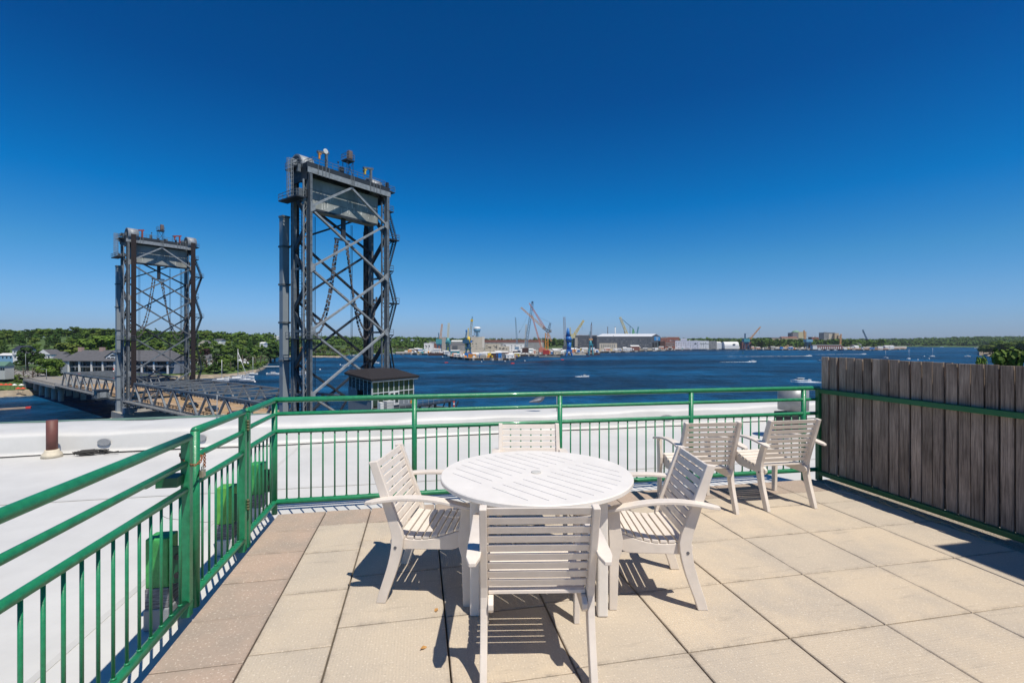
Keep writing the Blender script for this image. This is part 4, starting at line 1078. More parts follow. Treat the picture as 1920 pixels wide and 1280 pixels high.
    while z < zc + .2: m.bar((cxx + .3 * SGN, cy - .9, z), (P(.2, 0, 0)[0], D, z), .18, .18); z += 7.43
    m.build('column_tie', STEELD, t)
    xr_ = P(W_ + .9, 0, 0)[0]
    MB().bb(xr_ - .35, xr_ + .35, 8.2, 8.9, 4, K - 8).build('guide_rail', STEELD, t)
    # base
    m = MB(); x0, x1 = sorted((P(-1.5, 0, 0)[0], P(W_ + 1.5, 0, 0)[0])); m.bb(x0, x1, -1.6, D + 5.5, -5, -.02); m.bb(x0 - .3, x1 + .3, -1.9, D + 5.8, -5, -2.2); m.build('pier', CONC, t)
    m = MB(); m.bb(*sorted((P(-1.1, 0, 0)[0], P(1.4, 0, 0)[0])), -1.2, 1.6, 0, 1.9); m.build('base_housing', STEELL, t, bevel=.06)
    for v in (0, W_):
        x = P(v, 0, 0)[0]
    MB().bb(*sorted((P(.4, 0, 0)[0], P(W_ - .4, 0, 0)[0])), -.2, .3, 2.6, 3.5).build('portal_beam', STEEL, t)
    return t
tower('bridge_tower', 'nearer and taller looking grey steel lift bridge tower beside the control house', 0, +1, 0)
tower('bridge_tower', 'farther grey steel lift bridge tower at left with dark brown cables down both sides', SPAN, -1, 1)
def truss_span(label, u0, u1, npan):
    t = thing('truss_span', label, 'bridge span', bworld(0, u0, 0), BROT)
    L = u1 - u0; pn = L / npan
    def P(v, u, z): return (SGN * v, u, z)
    for v, side in ((0, 'l'), (BW, 'r')):
        m = MB(); m.bar(P(v, pn * .5 - .3, ZTOP), P(v, L - pn * .5 + .3, ZTOP), .5, .5); m.build('top_chord', STEEL, t)
        m = MB(); m.bar(P(v, 0, ZBOT), P(v, L, ZBOT), .62, .75); m.build('bottom_chord', STEELL, t)
        for k in range(npan):
            ua, um, ub = k * pn, (k + .5) * pn, (k + 1) * pn
            m = MB(); m.bar(P(v, ua, ZBOT + .3), P(v, um, ZTOP - .3), .34, .5, (1, 0, 0)); m.build('diagonal', STEEL, t)
            m = MB(); m.bar(P(v, ub, ZBOT + .3), P(v, um, ZTOP - .3), .34, .5, (1, 0, 0)); m.build('diagonal', STEELL, t)
            m = MB(); m.ext([(ub - .9, ZBOT + .2), (ub + .9, ZBOT + .2), (ub + .35, ZBOT + 1.3), (ub - .35, ZBOT + 1.3)], SGN * v - SGN * .36, SGN * v - SGN * .30, ax='x'); m.build('gusset_plate', STEELL, t)
    for k in range(npan):
        um = (k + .5) * pn
        m = MB(); m.bar(P(.3, um, ZTOP), P(BW - .3, um, ZTOP), .28, .34); m.build('top_strut', STEEL, t)
        if k < npan - 1:
            m = MB(); m.bar(P(.3, um, ZTOP - .02), P(BW / 2, um + pn / 2, ZTOP - .02), .17, .17); m.bar(P(BW - .3, um, ZTOP - .02), P(BW / 2, um + pn / 2, ZTOP - .02), .17, .17)
            m.bar(P(.3, um + pn, ZTOP - .02), P(BW / 2, um + pn / 2, ZTOP - .02), .17, .17); m.bar(P(BW - .3, um + pn, ZTOP - .02), P(BW / 2, um + pn / 2, ZTOP - .02), .17, .17); m.build('top_lateral', STEEL, t)
    x0, x1 = sorted((P(.7, 0, 0)[0], P(BW - .7, 0, 0)[0]))
    MB().bb(x0, x1, 0, L, ZROAD - .35, ZROAD).build('roadway', DECKR, t)
    ym = mat('road_yellow', (.50, .33, .04), .8, .15, 1)
    xc = (x0 + x1) / 2; m = MB()
    for dx in (-.14, .14): m.bb(xc + dx - .06, xc + dx + .06, .2, L - .2, ZROAD + .004, ZROAD + .008)
    m.build('centre_line', ym, t)
    m = MB()
    for dx in (-3.7, 3.7): m.bb(xc + dx - .06, xc + dx + .06, .2, L - .2, ZROAD + .004, ZROAD + .008)
    m.build('edge_line', WALLW, t)
    m = MB(); n = int(L / 2.2)
    for vv in (1.5, BW - 1.5):
        for h in (.45, .85): m.bar(P(vv, 0, ZROAD + h), P(vv, L, ZROAD + h), .12, .16)
        for k in range(n + 1): m.bar(P(vv, k * L / n, ZROAD), P(vv, k * L / n, ZROAD + .95), .14, .14)
    m.build('guard_rail', STEELD, t)
    # footway outside the near truss
    m = MB(); m.bb(*sorted((P(-2.2, 0, 0)[0], P(-.5, 0, 0)[0])), 0, L, ZBOT + .55, ZBOT + .72); m.build('footway', CONCD, t)
    m = MB(); n = int(L / 1.0)
    for h in (.25, .7, 1.15): m.bar(P(-2.15, 0, ZBOT + .72 + h), P(-2.15, L, ZBOT + .72 + h), .06, .07)
    for k in range(n + 1): m.bar(P(-2.15, k * L / n, ZBOT + .7), P(-2.15, k * L / n, ZBOT + 1.9), .05, .05)
    m.build('footway_rail', STEELL, t)
    m = MB()
    for k in range(int(L / 5) + 1): u = k * 5; m.bar(P(-2.2, u, ZBOT + .4), P(BW, u, ZBOT - .3), .3, .5)
    m.build('floor_beams', STEELD, t)
    m = MB()
    for vv in (3, 6, 9, 12, 15): m.bar(P(vv, 0, ZBOT - .1), P(vv, L, ZBOT - .1), .3, .5)
    m.build('stringers', STEELD, t)
    return t
truss_span('movable truss span hung between the two lift towers', 8.8, SPAN - 1.4, 9)
truss_span('fixed truss span beyond the far lift tower, ending at the left bank road', SPAN + 9.0, 187, 8)
truss_span('fixed truss span in front of the nearer tower, mostly hidden by the white roof', -46, -1.8, 5)
def approach():
    t = thing('approach_viaduct', 'concrete road viaduct on round piers joining the truss bridge to the left bank', 'viaduct', bworld(0, 187, 0), BROT)
    L = 66; x0, x1 = sorted((SGN * -2.2, SGN * (BW + .5)))
    MB().bb(x0, x1, 0, L, ZROAD - 1.0, ZROAD - .02).build('deck', CONC, t)
    MB().bb(x0 + 1.6, x1 - 1.6, 0, L + 60, ZROAD - .01, ZROAD + .01).build('roadway', ASPH, t)
    ym = mat('road_yellow', (.5, .33, .04), .8)
    xc = (x0 + x1) / 2; m = MB()
    for dx in (-.16, .16): m.bb(xc + dx - .07, xc + dx + .07, 0, L + 55, ZROAD + .014, ZROAD + .018)
    m.build('centre_line', ym, t)
    m = MB(); n = int(L / 1.6)
    for x in (x0 + .2, x1 - .2):
        for h in (.35, .7, 1.05): m.bar((x, 0, ZROAD + h), (x, L, ZROAD + h), .06, .07)
        for k in range(n + 1): m.bar((x, k * L / n, ZROAD - .1), (x, k * L / n, ZROAD + 1.1), .07, .07)
    m.build('handrail', STEELD, t)
    for k in range(5):
        y = 6 + k * 12.5
        for x in (x0 + 3, (x0 + x1) / 2, x1 - 3):
            MB().tube([(x, y, -28), (x, y, ZROAD - 1.6)], .95, 16).build('pier_column', CONC, t)
        MB().bb(x0 + .6, x1 - .6, y - .8, y + .8, ZROAD - 1.9, ZROAD - 1.0).build('pier_cap', CONC, t)
    MB().bb(x0 + .2, x1 - .2, L - 4, L + 3, -27, ZROAD - 1.0).build('abutment', CONCD, t)
approach()
# street surface on the land beyond the viaduct
def street():
    m = MB(); pts = [(8, 253), (8, 290), (6, 330), (-10, 390), (-40, 450)]
    vs = []
    for v, u in pts:
        for dv in (-9, 11): p = bworld(v + dv, u, 0); vs.append((p.x, p.y, CAMZ + ZROAD + .03))
    m.add(vs, [(2 * i, 2 * i + 1, 2 * i + 3, 2 * i + 2) for i in range(len(pts) - 1)])
    m2 = MB(); P = [bworld(v, u, 0) for v, u in ((-60, 300), (0, 286), (60, 262), (120, 250), (120, 200), (60, 225), (19, 252), (-2, 252), (-40, 285))]
    tag(m.build('street', ASPH), kind='structure')
street()
def bridge_cabin():
    t = thing('bridge_cabin', 'small grey machinery cabin standing outside the far truss span near the far tower', 'cabin', bworld(-3.2, SPAN + 14, ZBOT + .7), BROT)
    MB().bb(-2.0, 2.0, -2.4, 2.4, -.35, -.02).build('platform', STEELD, t)
    MB().bb(-1.5, 1.5, -1.9, 1.9, 0, 2.5).build('wall', STEEL, t); MB().bb(-1.8, 1.8, -2.2, 2.2, 2.51, 2.75).build('roof', STEELD, t)
    MB().bb(-.8, .8, -1.96, -1.91, .3, 2.1).build('door', STEELL, t); MB().bb(-1.56, -1.51, -1.1, 1.1, 1.0, 2.1).build('window', GLASS, t)
    m = MB()
    for h in (.5, 1.0): m.bar((-1.95, -2.35, h), (-1.95, 2.35, h), .05, .05); m.bar((-1.95, -2.35, h), (1.95, -2.35, h), .05, .05)
    m.build('handrail', STEELL, t)
bridge_cabin()
def control_house():
    c = Vector((-20.8, 70.0)); p = CW(c.x, c.y, -9.9)
    t = thing('control_house', 'grey glazed bridge control house with a dark low roof beside the tall tower', 'control house', p, BROT)
    Wd, Dp = 8.4, 5.8; S = SGN
    def X(v): return S * v
    H0 = 4.3; H1 = 5.3                           # eave at the right face, higher at the back
    gw = mat('grey_panel', (.20, .225, .25), .6, .06, .5)
    def bbx(m, v0, v1, u0, u1, z0, z1): a, b = sorted((X(v0), X(v1))); m.bb(a, b, u0, u1, z0, z1); return m
    # right face (u=0 plane) runs along v ; left face (v=0 plane) runs along u
    m = MB(); bbx(m, .15, Wd - .15, .15, Dp - .15, -8, .0); m.build('base_storey', gw, t)
    m = MB(); bbx(m, .02, .12, .02, Dp, -8, 1.3); bbx(m, .02, .12, 3.6, Dp, 1.3, 2.9); m.ext([(0, 3.8), (Dp, 4.5), (Dp, H1), (0, H0)], *sorted((X(.02), X(.12))), ax='x'); m.build('side_wall', gw, t)
    m = MB(); bbx(m, .12, Wd, 0, .1, 3.95, H0); bbx(m, 4.0 + 1.2, Wd, 0, .08, -.3, 1.05); bbx(m, 3.9, 4.0, .0, .1, -.3, 1.05); m.build('front_wall', gw, t)
    m = MB(); bbx(m, Wd - .1, Wd, .1, Dp, -.2, 4.0); bbx(m, .12, Wd - .1, Dp - .1, Dp, -.2, 4.5); m.build('back_wall', gw, t)
    m = MB(); bbx(m, .1, Wd - .1, .1, Dp - .1, -.1, 0); m.build('floor_slab', CONCD, t)
    MULL = mat('white_mullion', (.62, .65, .66), .5, .05, 2)
    for i in range(8):
        v0 = .2 + i * (Wd - .4) / 8; v1 = v0 + (Wd - .4) / 8 - .12
        for z0_, z1_ in ((2.25, 3.9), (.2, 2.1)):
            if z0_ < 1 and i in (3, 4): continue
            m = MB(); bbx(m, v0, v1, .03, .06, z0_, z1_); m.build('window_pane', GLASSG, t)
    m = MB()
    for i in range(9): v = .14 + i * (Wd - .4) / 8; bbx(m, v - .05, v + .05, -.03, .03, 0, 3.95)
    bbx(m, .1, Wd - .1, -.035, .025, 2.1, 2.22); bbx(m, .1, Wd - .1, -.035, .025, 3.9, 3.98); m.build('mullions', MULL, t)
    d = MB(); bbx(d, 3.25, 5.15, -.06, .02, 0, 2.15); dd = d.build('double_door', WALLW, t)
    m = MB()
    for v in (3.4, 4.35): bbx(m, v, v + .62, -.08, -.061, .35, 1.95)
    m.build('door_glass', GLASS, dd)
    lw = [(0.5, 1.2, 3.65), (1.45, 1.2, 3.75), (2.4, 2.55, 3.95), (3.35, 2.55, 4.05), (4.3, 2.8, 4.2)]
    for u0, z0_, z1_ in lw:
        m = MB(); bbx(m, -.03, .0, u0 - .4, u0 + .42, z0_, (z0_ + z1_) / 2 + .2); m.build('window_pane', GLASS, t)
        m = MB(); bbx(m, -.03, .0, u0 - .4, u0 + .42, (z0_ + z1_) / 2 + .28, z1_); m.build('window_pane', GLASS, t)
    m = MB()
    for u in (.02, .97, 1.92, 2.87, 3.82, 4.78): bbx(m, -.05, .01, u - .04, u + .04, 1.15 if u < 2 else 2.5, 4.0 + .1 * u)
    bbx(m, -.06, -.0, -.04, .06, -6, 4.1); m.build('side_mullions', MULL, t)
    # roof: low shed with hipped back corners and overhang
    e = .55
    R = MB(); zA = H0 + .05; zB = H1 + .15
    vs = [(X(-e), -e, zA), (X(Wd + e), -e, zA), (X(Wd + e), Dp + .2, zB - .5), (X(Wd - 1.2), Dp + 1.2, zB), (X(1.0), Dp + 1.2, zB), (X(-e), Dp + .2, zB - .35), (X(1.6), 3.2, zB + .25), (X(Wd - 1.6), 3.2, zB + .1)]
    vs2 = [(x, y, z - .28) for x, y, z in vs[:6]]
    R.add(vs + vs2, [(0, 1, 7, 6), (1, 2, 7), (2, 3, 7), (3, 4, 6, 7), (4, 5, 6), (5, 0, 6), (8, 9, 10, 11, 12, 13)] + [(i, (i + 1) % 6, 8 + (i + 1) % 6, 8 + i) for i in range(6)])
    R.build('roof', mat('dark_shingle', (.016, .013, .014), .85, .35, 2.5), t)
    m = MB(); m.bar((X(-.3), -.32, zA - .36), (X(Wd + .3), -.32, zA - .36), .3, .32); m.build('fascia', STEELL, t)
    # service deck in front, railing, boxes
    dk = MB(); bbx(dk, -.2, Wd + 7.5, -2.2, -.05, -.45, -.25); dk.build('service_deck', STEELD, t)
    m = MB()
    for h in (.4, .8): m.bar((X(-.2), -2.15, h), (X(Wd + 7.5), -2.15, h), .05, .05)
    for k in range(14): v = -.2 + k * 1.2; m.bar((X(v), -2.15, -.3), (X(v), -2.15, .8), .05, .05)
    m.build('deck_railing', STEELL, t)
    m = MB()
    for k in range(5): m.bar((X(1 + k * 3.4), -1.9, -15), (X(1 + k * 3.4), -1.9, -.45), .3, .3); m.bar((X(1 + k * 3.4), -1.9, -4), (X(1.2 + k * 3.4 + 2), -1.9, -.5), .15, .15)
    m.build('deck_legs', STEELD, t)
    m = MB(); bbx(m, 1.6, 2.9, -1.5, -.5, -.25, .95); m.build('cooling_unit', mat('unit_grey', (.5, .5, .5), .5, .1, 3), t, bevel=.03)
    m = MB(); bbx(m, .4, 1.0, -1.5, -.8, -.25, .9); m.build('cabinet', WALLW, t)
    m = MB(); m.tube([(X(5.9), -2.1, -.2), (X(5.9), -2.1, 1.2)], .05, 6); bbx(m, 5.6, 6.2, -2.2, -2.1, .3, .75); m.build('lifebuoy_post', ORANGE, t)
control_house()
def rock_fill():
    r = random.Random(4); m = MB()
    for k in range(60):
        p = bworld(r.uniform(-2, 26), r.uniform(-12, 4), 0); m.sph((p.x, p.y, WZ + r.uniform(-.5, .8)), r.uniform(.8, 1.6), 6, 4, (1, 1, .7))
    o = m.build('pier_riprap', CONCD); tag(o, kind='stuff')
rock_fill()
# cars -------------------------------------------------------------
def car(label, paint, loc, rz, group='cars on and near the bridge'):
    t = thing('car', label, 'car', loc, rz, group)
    m = MB(); prof = [(-2.2, .35), (-2.25, .75), (-2.1, .95), (-1.1, 1.02), (1.5, .98), (2.1, .85), (2.25, .6), (2.2, .35)]
    m.ext([(a, b) for a, b in prof], -.88, .88); m.build('body', paint, t, bevel=.08)
    m = MB(); lo = [(-1.75, .95), (1.0, .95)]; hi = [(-1.25, 1.45), (.25, 1.46)]
    vs = [(lo[0][0], -.82, .95), (lo[1][0], -.82, .95), (lo[1][0], .82, .95), (lo[0][0], .82, .95), (hi[0][0], -.66, 1.42), (hi[1][0], -.66, 1.42), (hi[1][0], .66, 1.42), (hi[0][0], .66, 1.42)]
    m.add(vs, [(0, 1, 5, 4), (1, 2, 6, 5), (2, 3, 7, 6), (3, 0, 4, 7)]); m.build('windows', GLASS, t)
    m = MB(); m.add([(x, y, z + .02) for x, y, z in vs[4:]] + [(x, y, z - .03) for x, y, z in vs[4:]], [(0, 1, 2, 3), (0, 4, 5, 1), (1, 5, 6, 2), (2, 6, 7, 3), (3, 7, 4, 0)]); m.build('car_roof', paint, t)
    for x in (-1.35, 1.35):
        for y in (-.8, .8): 
            wv = MB().cyl((x, y, .33), .33, .22, 14, 'y').build('wheel', BLACK, t)
    for y in (-.6, .6): MB().bb(2.2, 2.27, y - .2, y + .2, .6, .75).build('headlight', WALLW, t)
    return t
BRK = mat('car_black', (.012, .013, .018), .2, .1, 2, coat=.6); RDK = mat('car_red', (.20, .01, .015), .25, .1, 2, coat=.6); BLK2 = mat('car_blue', (.015, .04, .09), .25, .1, 2, coat=.6)
alongR = BROT + math.pi / 2
for v, u, pm, L, fl in ((5.6, 69, BRK, 'black car on the lift span, farthest of the three there', 1), (5.9, 57, BLK2, 'dark blue car in the middle of the lift span', 1), (5.2, 42, RDK, 'dark red car on the lift span, nearest the railing corner', 1),
                        (11.5, 90, BRK, 'black car on the lift span close to the far tower', 0), (7.0, 188.5, BLK2, 'dark blue car leaving the far truss span at left', 0)):
    p = bworld(v, u, ZROAD + .01); car(L, pm, p, alongR + (0 if fl else math.pi))
p = bworld(19, 262, ZROAD + .1); car('red car parked by the street lamp on the left bank', mat('car_bright_red', (.45, .02, .02), .25, .1, 2, coat=.5), p, alongR + 1.2)
# =================================================================== 7. LEFT BANK TOWN
def far(name, label, cat, px, d, zc, group=None, rz=0):
    p = at(px, 640, d); p.z = CAMZ + zc; return thing(name, label, cat, p, -TH + rz, group)
def gable(m, x0, x1, y0, y1, z0, h, ax='x', ov=.4):
    # gable roof, ridge along ax
    if ax == 'x':
        ym = (y0 + y1) / 2; m.ext([(y0 - ov, z0), (y1 + ov, z0), (ym, z0 + h)], x0 - ov, x1 + ov, ax='x')
    else:
        xm = (x0 + x1) / 2; m.ext([(x0 - ov, z0), (x1 + ov, z0), (xm, z0 + h)], y0 - ov, y1 + ov, ax='y')
    return m
def hip(m, x0, x1, y0, y1, z0, h, ins, ov=.6):
    x0 -= ov; x1 += ov; y0 -= ov; y1 += ov; ym = (y0 + y1) / 2
    m.add([(x0, y0, z0), (x1, y0, z0), (x1, y1, z0), (x0, y1, z0), (x0 + ins, ym, z0 + h), (x1 - ins, ym, z0 + h), (x0, y0, z0 - .3), (x1, y0, z0 - .3), (x1, y1, z0 - .3), (x0, y1, z0 - .3)],
          [(0, 1, 5, 4), (1, 2, 5), (2, 3, 4, 5), (3, 0, 4), (6, 7, 1, 0), (7, 8, 2, 1), (8, 9, 3, 2), (9, 6, 0, 3), (9, 8, 7, 6)]); return m
def restaurant():
    d = 300; zc = -19.4; t = far('lodge_building', 'long two-storey waterfront building with a grey hipped roof, dormers and white columns', 'building', 112, d, zc, rz=rad(-3))
    s = d / FPX; W_ = (330 - 112) * s; H = (697 - 676) * s
    MB().bb(0, W_, 2.6, 14, -1, 6.9).build('wall', WALLG, t)
    MB().bb(0, 4.8, .0, 2.6, -1, 6.9).build('wing_wall', WALLG, t)
    for k, x in enumerate([5.4, 12.6, 20.7, 28.2, 36, 45, 54, 62, 71]):
        MB().bb(x - .42, x + .42, .2, 1.0, -1, 6.9).build('column', WALLW, t)
    for k, x in enumerate([5.4, 12.6, 20.7, 28.2, 36, 45, 54, 62]):
        x2 = [12.6, 20.7, 28.2, 36, 45, 54, 62, 71][k]
        for z0, z1 in ((.3, 3.0), (3.9, 6.4)): MB().bb(x + .6, x2 - .6, 2.45, 2.58, z0, z1).build('window', GLASS, t)
    MB().bb(8.6, W_, .6, 2.5, 3.2, 3.6).build('balcony', WALLG, t)
    m = MB(); m.bb(31, W_, .4, .5, 3.6, 3.7); m.bb(31, W_, .4, .5, 4.4, 4.5)
    for k in range(60): m.bb(31 + k * .7, 31.08 + k * .7, .4, .5, 3.7, 4.4)
    m.build('balcony_rail', WALLW, t)
    r = MB(); hip(r, 0, W_, 0, 16, 7.2, 6.6, 7); ro = r.build('roof', ROOFS, t)
    for x, c in ((5, 0), (19.5, 1), (33, 2)): MB().bb(x, x + 2.4, 7, 9, 11.5, 15.6).build('chimney', mat('pink_brick', (.42, .29, .25), .9), ro)
    for x, w_ in ((4.4, 11), (20, 6), (50, 8)):
        MB().bb(x, x + w_, 3.6, 6.8, 7.6, 9.5).build('dormer', WALLG, ro)
        MB().ext([(3.0, 9.5), (9.5, 10.4), (9.5, 10.2), (3.0, 9.2)], x - .6, x + w_ + .6, ax='x').build('dormer_roof', ROOFS, ro)
        for k in range(int(w_ / 1.6)): MB().bb(x + .4 + k * 1.6, x + 1.5 + k * 1.6, 3.5, 3.59, 8.15, 9.2).build('dormer_window', GLASS, ro)
    g = MB(); g.ext([(29.5, 7.2), (39, 7.2), (39, 9.6), (34.2, 12.6), (29.5, 9.6)], 1.2, 1.5, ax='y'); g.build('gable_front', WALLW, t)
    MB().ext([(28.7, 9.2), (34.2, 12.9), (39.8, 9.2), (39.8, 9.5), (34.2, 13.3), (28.7, 9.5)], .8, 8, ax='y').build('gable_roof', ROOFS, t)
    MB().ext([(32.5, 10)] + [(34.2 - 1.7 * math.cos(a), 10 + 1.2 * math.sin(a)) for a in [math.pi * k / 8 for k in range(9)]][1:-1] + [(35.9, 10)], 1.1, 1.19, ax='y').build('arched_window', GLASS, t)
    for x in (30.5, 33.1, 35.7): MB().bb(x, x + 2, 1.1, 1.19, 7.7, 9.2).build('window', GLASS, t)
    # lawn terrace rocks
restaurant()
def house(px0, px1, ytop, ybase, d, wallm, roofm, label, name='house', ax='x', rf=.42, win=2, depth=9, gr=None, rz=0):
    s = d / FPX; W_ = (px1 - px0) * s; H = (ybase - ytop) * s; zc = (640 - ybase) * s
    t = far(name, label, 'house', px0, d, zc, gr, rz)
    hw = H * (1 - rf); MB().bb(0, W_, 0, depth, -3, hw).build('wall', wallm, t)
    m = MB(); gable(m, 0, W_, 0, depth, hw, H * rf, ax); m.build('roof', roofm, t)
    if ax == 'y':
        m = MB(); xm = W_ / 2; m.ext([(0.02, hw), (W_ - .02, hw), (xm, hw + H * rf - .1)], -.42, -.40, ax='y'); m.build('gable_wall', wallm, t)
    rows = max(1, int(hw / 2.8))
    for r in range(rows):
        for k in range(win):
            x = W_ * (k + .5) / win; z = hw - 2.2 - r * 2.7
            MB().bb(x - .5, x + .5, -.06, -.01, z, z + 1.3).build('window', GLASS, t)
    return t
house(-8, 9, 678, 700, 240, mat('muted_white', (.50, .50, .47), .7), mat('green_roof', (.10, .20, .15), .7), 'white house with a green roof cut by the left picture edge', ax='x', rf=.35, win=4, depth=4.5)  # white wall toned down to make the house less prominent
house(23, 43, 648, 662, 330, WALLW, mat('navy_roof', (.02, .025, .045), .7), 'white house with a dark roof among trees at far left', ax='x', rf=.55)
house(24, 42, 658, 674, 318, WALLW, ROOFS, 'white house with a pointed gable in front of the dark-roofed one', ax='y')
house(68, 96, 655, 676, 330, WALLW, ROOFS, 'large white gabled house left of the long grey-roofed building', ax='y', rf=.45, win=3)
house(92, 112, 659, 678, 335, WALLW, ROOFS, 'white house with two gables touching the long grey-roofed building', ax='x', win=3)
house(98, 118, 664, 680, 322, WALLW, ROOFS, 'low grey-roofed white house beside the long building', ax='x', rf=.5)
house(-6, 24, 662, 676, 350, mat('blue_shop', (.20, .38, .55), .7), ROOFL, 'blue and white roadside shop at far left', ax='x', rf=.3, win=4)
house(307, 342, 669, 686, 330, WALLW, ROOFS, 'white house with a row of small windows seen through the far tower', ax='x', rf=.5, win=5)
house(370, 387, 666, 684, 380, WALLW, ROOFS, 'white house with a grey roof right of the far tower', ax='x', rf=.4, win=2, rz=.3)
house(386, 412, 664, 678, 390, WALLW, ROOFS, 'white house half hidden behind the dark round tree', ax='x', rf=.45)
house(368, 380, 694, 700, 345, WALLW, ROOFL, 'small white boat shed at the foot of the far tower', ax='x', rf=.2, win=4, depth=5)
house(440, 455, 673, 690, 400, WALLW, ROOFL, 'small white house behind the tilted sailing mast', ax='y', rf=.5, win=1)
house(512, 524, 663, 669.5, 800, WALLW, ROOFL, 'white boathouse on the water left of the pale lift column', ax='x', rf=.45, win=2)
house(560, 572, 650, 659, 860, mat('barn_red', (.42, .05, .03), .7), ROOFL, 'red barn-like house on the wooded point seen through the tall tower', ax='y', rf=.4, win=1)
house(513, 521, 630, 634, 950, WALLW, ROOFL, 'white house on the hill left of the tall tower', ax='x', win=1)
house(150, 163, 637, 646, 520, WALLW, ROOFS, 'white gable house among trees on the hill above the long roof', ax='y', win=1)
house(372, 390, 638, 652, 560, BEIGE, ROOFS, 'pale house in the trees right of the far tower', ax='y', win=2)
house(403, 415, 635, 642, 600, WALLW, ROOFS, 'small white house high among the trees right of the far tower', win=1)
house(487, 495, 641, 648, 640, WALLW, ROOFL, 'tiny white house among the trees above the cove', win=1)
for k, px in enumerate((662, 684, 698, 712, 724, 738)):
    house(px, px + 9, 655 + (k % 2), 660, 1180, WALLW, ROOFL, 'tiny white waterfront house, number %d from the left behind the tower right leg' % (k + 1) if 0 else ['tiny white house on the far bank just right of the hanging chains', 'tiny white house on the far bank behind the thin rail column', 'tiny white house on the far bank behind the dark back leg', 'tiny white house on the far bank between the right tower legs', 'tiny white house on the far bank behind the right front leg', 'tiny white house on the far bank just right of the tall tower'][k], win=1, depth=14)
# umbrellas, floats and beach things
def parasol(px, py, d, m, label, gr):
    b = at(px, py, d); t = thing('parasol', label, 'parasol', b, 0, gr)
    MB().tube([(0, 0, -2.4), (0, 0, .2)], .05, 6).build('pole', STEEL, t)
    MB().lathe([(1.05, -.12), (1.0, 0), (.05, .6)], 10, smooth=False).build('canopy', m, t)
RU = mat('red_canvas', (.62, .06, .03), .8)
for px, L in ((2, 'red parasol by the beach, at the left picture edge'), (11, 'red parasol by the beach, middle of three'), (19, 'red parasol by the beach, right of three')): parasol(px, 721, 226, RU, L, 'red parasols above the beach')
for px, L in ((27, 'white parasol by the beach, left of two'), (40, 'white parasol by the beach, right of two')): parasol(px, 721.5, 227, WALLW, L, 'white parasols above the beach')
for px, L in ((34, 'low red parasol above the shingle beach, left of a pair'), (43, 'low red parasol above the shingle beach, right of a pair')): parasol(px, 728, 221, RU, L, 'low red parasols')
def floatdock():
    a = wl(-25, 770); b = wl(50, 765.5); dv = (b - a).normalized(); m = MB(); m.bar(a + Vector((0, 0, .3)), b + Vector((0, 0, .3)), 1.6, .5)
    t = m.build('floating_dock', mat('dock_wood', (.40, .30, .22), .8, .2, 1)); tag(t, 'narrow floating dock lying on the water at far left', 'dock')
    MB().bar(b + Vector((0, 0, .3)) - dv * .2, b + dv * 1.2 + Vector((0, 0, .3)), 1.7, .7).build('red_bumper', mat('buoy_red', (.65, .05, .03), .5), t)
floatdock()
def lamp(px, ytop, ybase, d, label, arm=1):
    b = at(px, ybase, d); h = (ybase - ytop) / FPX * d; t = thing('street_lamp', label, 'street lamp', b, -TH)
    MB().tube([(0, 0, 0), (0, 0, h)], [.14, .08], 8).build('pole', STEELL, t)
    MB().bar((0, 0, h), (-1.8 * arm, 0, h + .1), .12, .12).build('arm', STEELL, t); MB().bb(-2.4 * arm - .3, -1.6 * arm, -.15, .15, h, h + .16).build('lamp_head', STEELL, t)
lamp(98, 668, 699, 262, 'tall street lamp beside the bushy tree on the left bank'); lamp(87, 692, 713, 232, 'street lamp on the viaduct edge at left'); lamp(141, 688, 697, 280, 'street lamp in front of the long building, left one'); lamp(48, 662, 700, 270, 'tall utility pole by the road at far left', -1)
def flagpole():
    b = at(224, 694, 292); h = 24 / FPX * 292; t = thing('flagpole', 'white flagpole with a flag in front of the gabled entrance', 'flagpole', b, -TH)
    MB().tube([(0, 0, 0), (0, 0, h)], .09, 6).build('pole', WALLW, t)
    m = MB(); n = 8
    for k in range(6):
        pass
    FR = mat('flag_red', (.5, .05, .05), .8); FW = mat('flag_white', (.75, .75, .75), .8); FB = mat('flag_blue', (.03, .05, .25), .8)
    for k in range(7):
        m = MB(); z = h - .2 - k * .2; x1 = -2.6
        m.add([(-.1, .02 * k, z), (x1, .3, z - .3), (x1, .3, z - .5), (-.1, .02 * k, z - .2)], [(0, 1, 2, 3)]); m.build('flag_stripe', FR if k % 2 == 0 else FW, t)
    m = MB(); m.add([(-.1, -.03, h - .2), (-1.1, .06, h - .31), (-1.1, .06, h - 1.0), (-.1, -.03, h - .9)], [(0, 1, 2, 3)]); m.build('flag_canton', FB, t)
flagpole()
def footbridge():
    a = wl(484, 691); b = wl(531, 690.6); m = MB(); a.z = b.z = WZ + 2.0; m.bar(a, b, 1.8, .7)
    t = m.build('jetty', WALLW); tag(t, 'long white jetty reaching out from the wooded bank', 'jetty')
    m = MB()
    for k in range(8): p = a.lerp(b, k / 7); m.bar((p.x, p.y, WZ - 1), (p.x, p.y, WZ + 2), .3, .3)
    m.build('jetty_piles', CONCD, t)
footbridge()
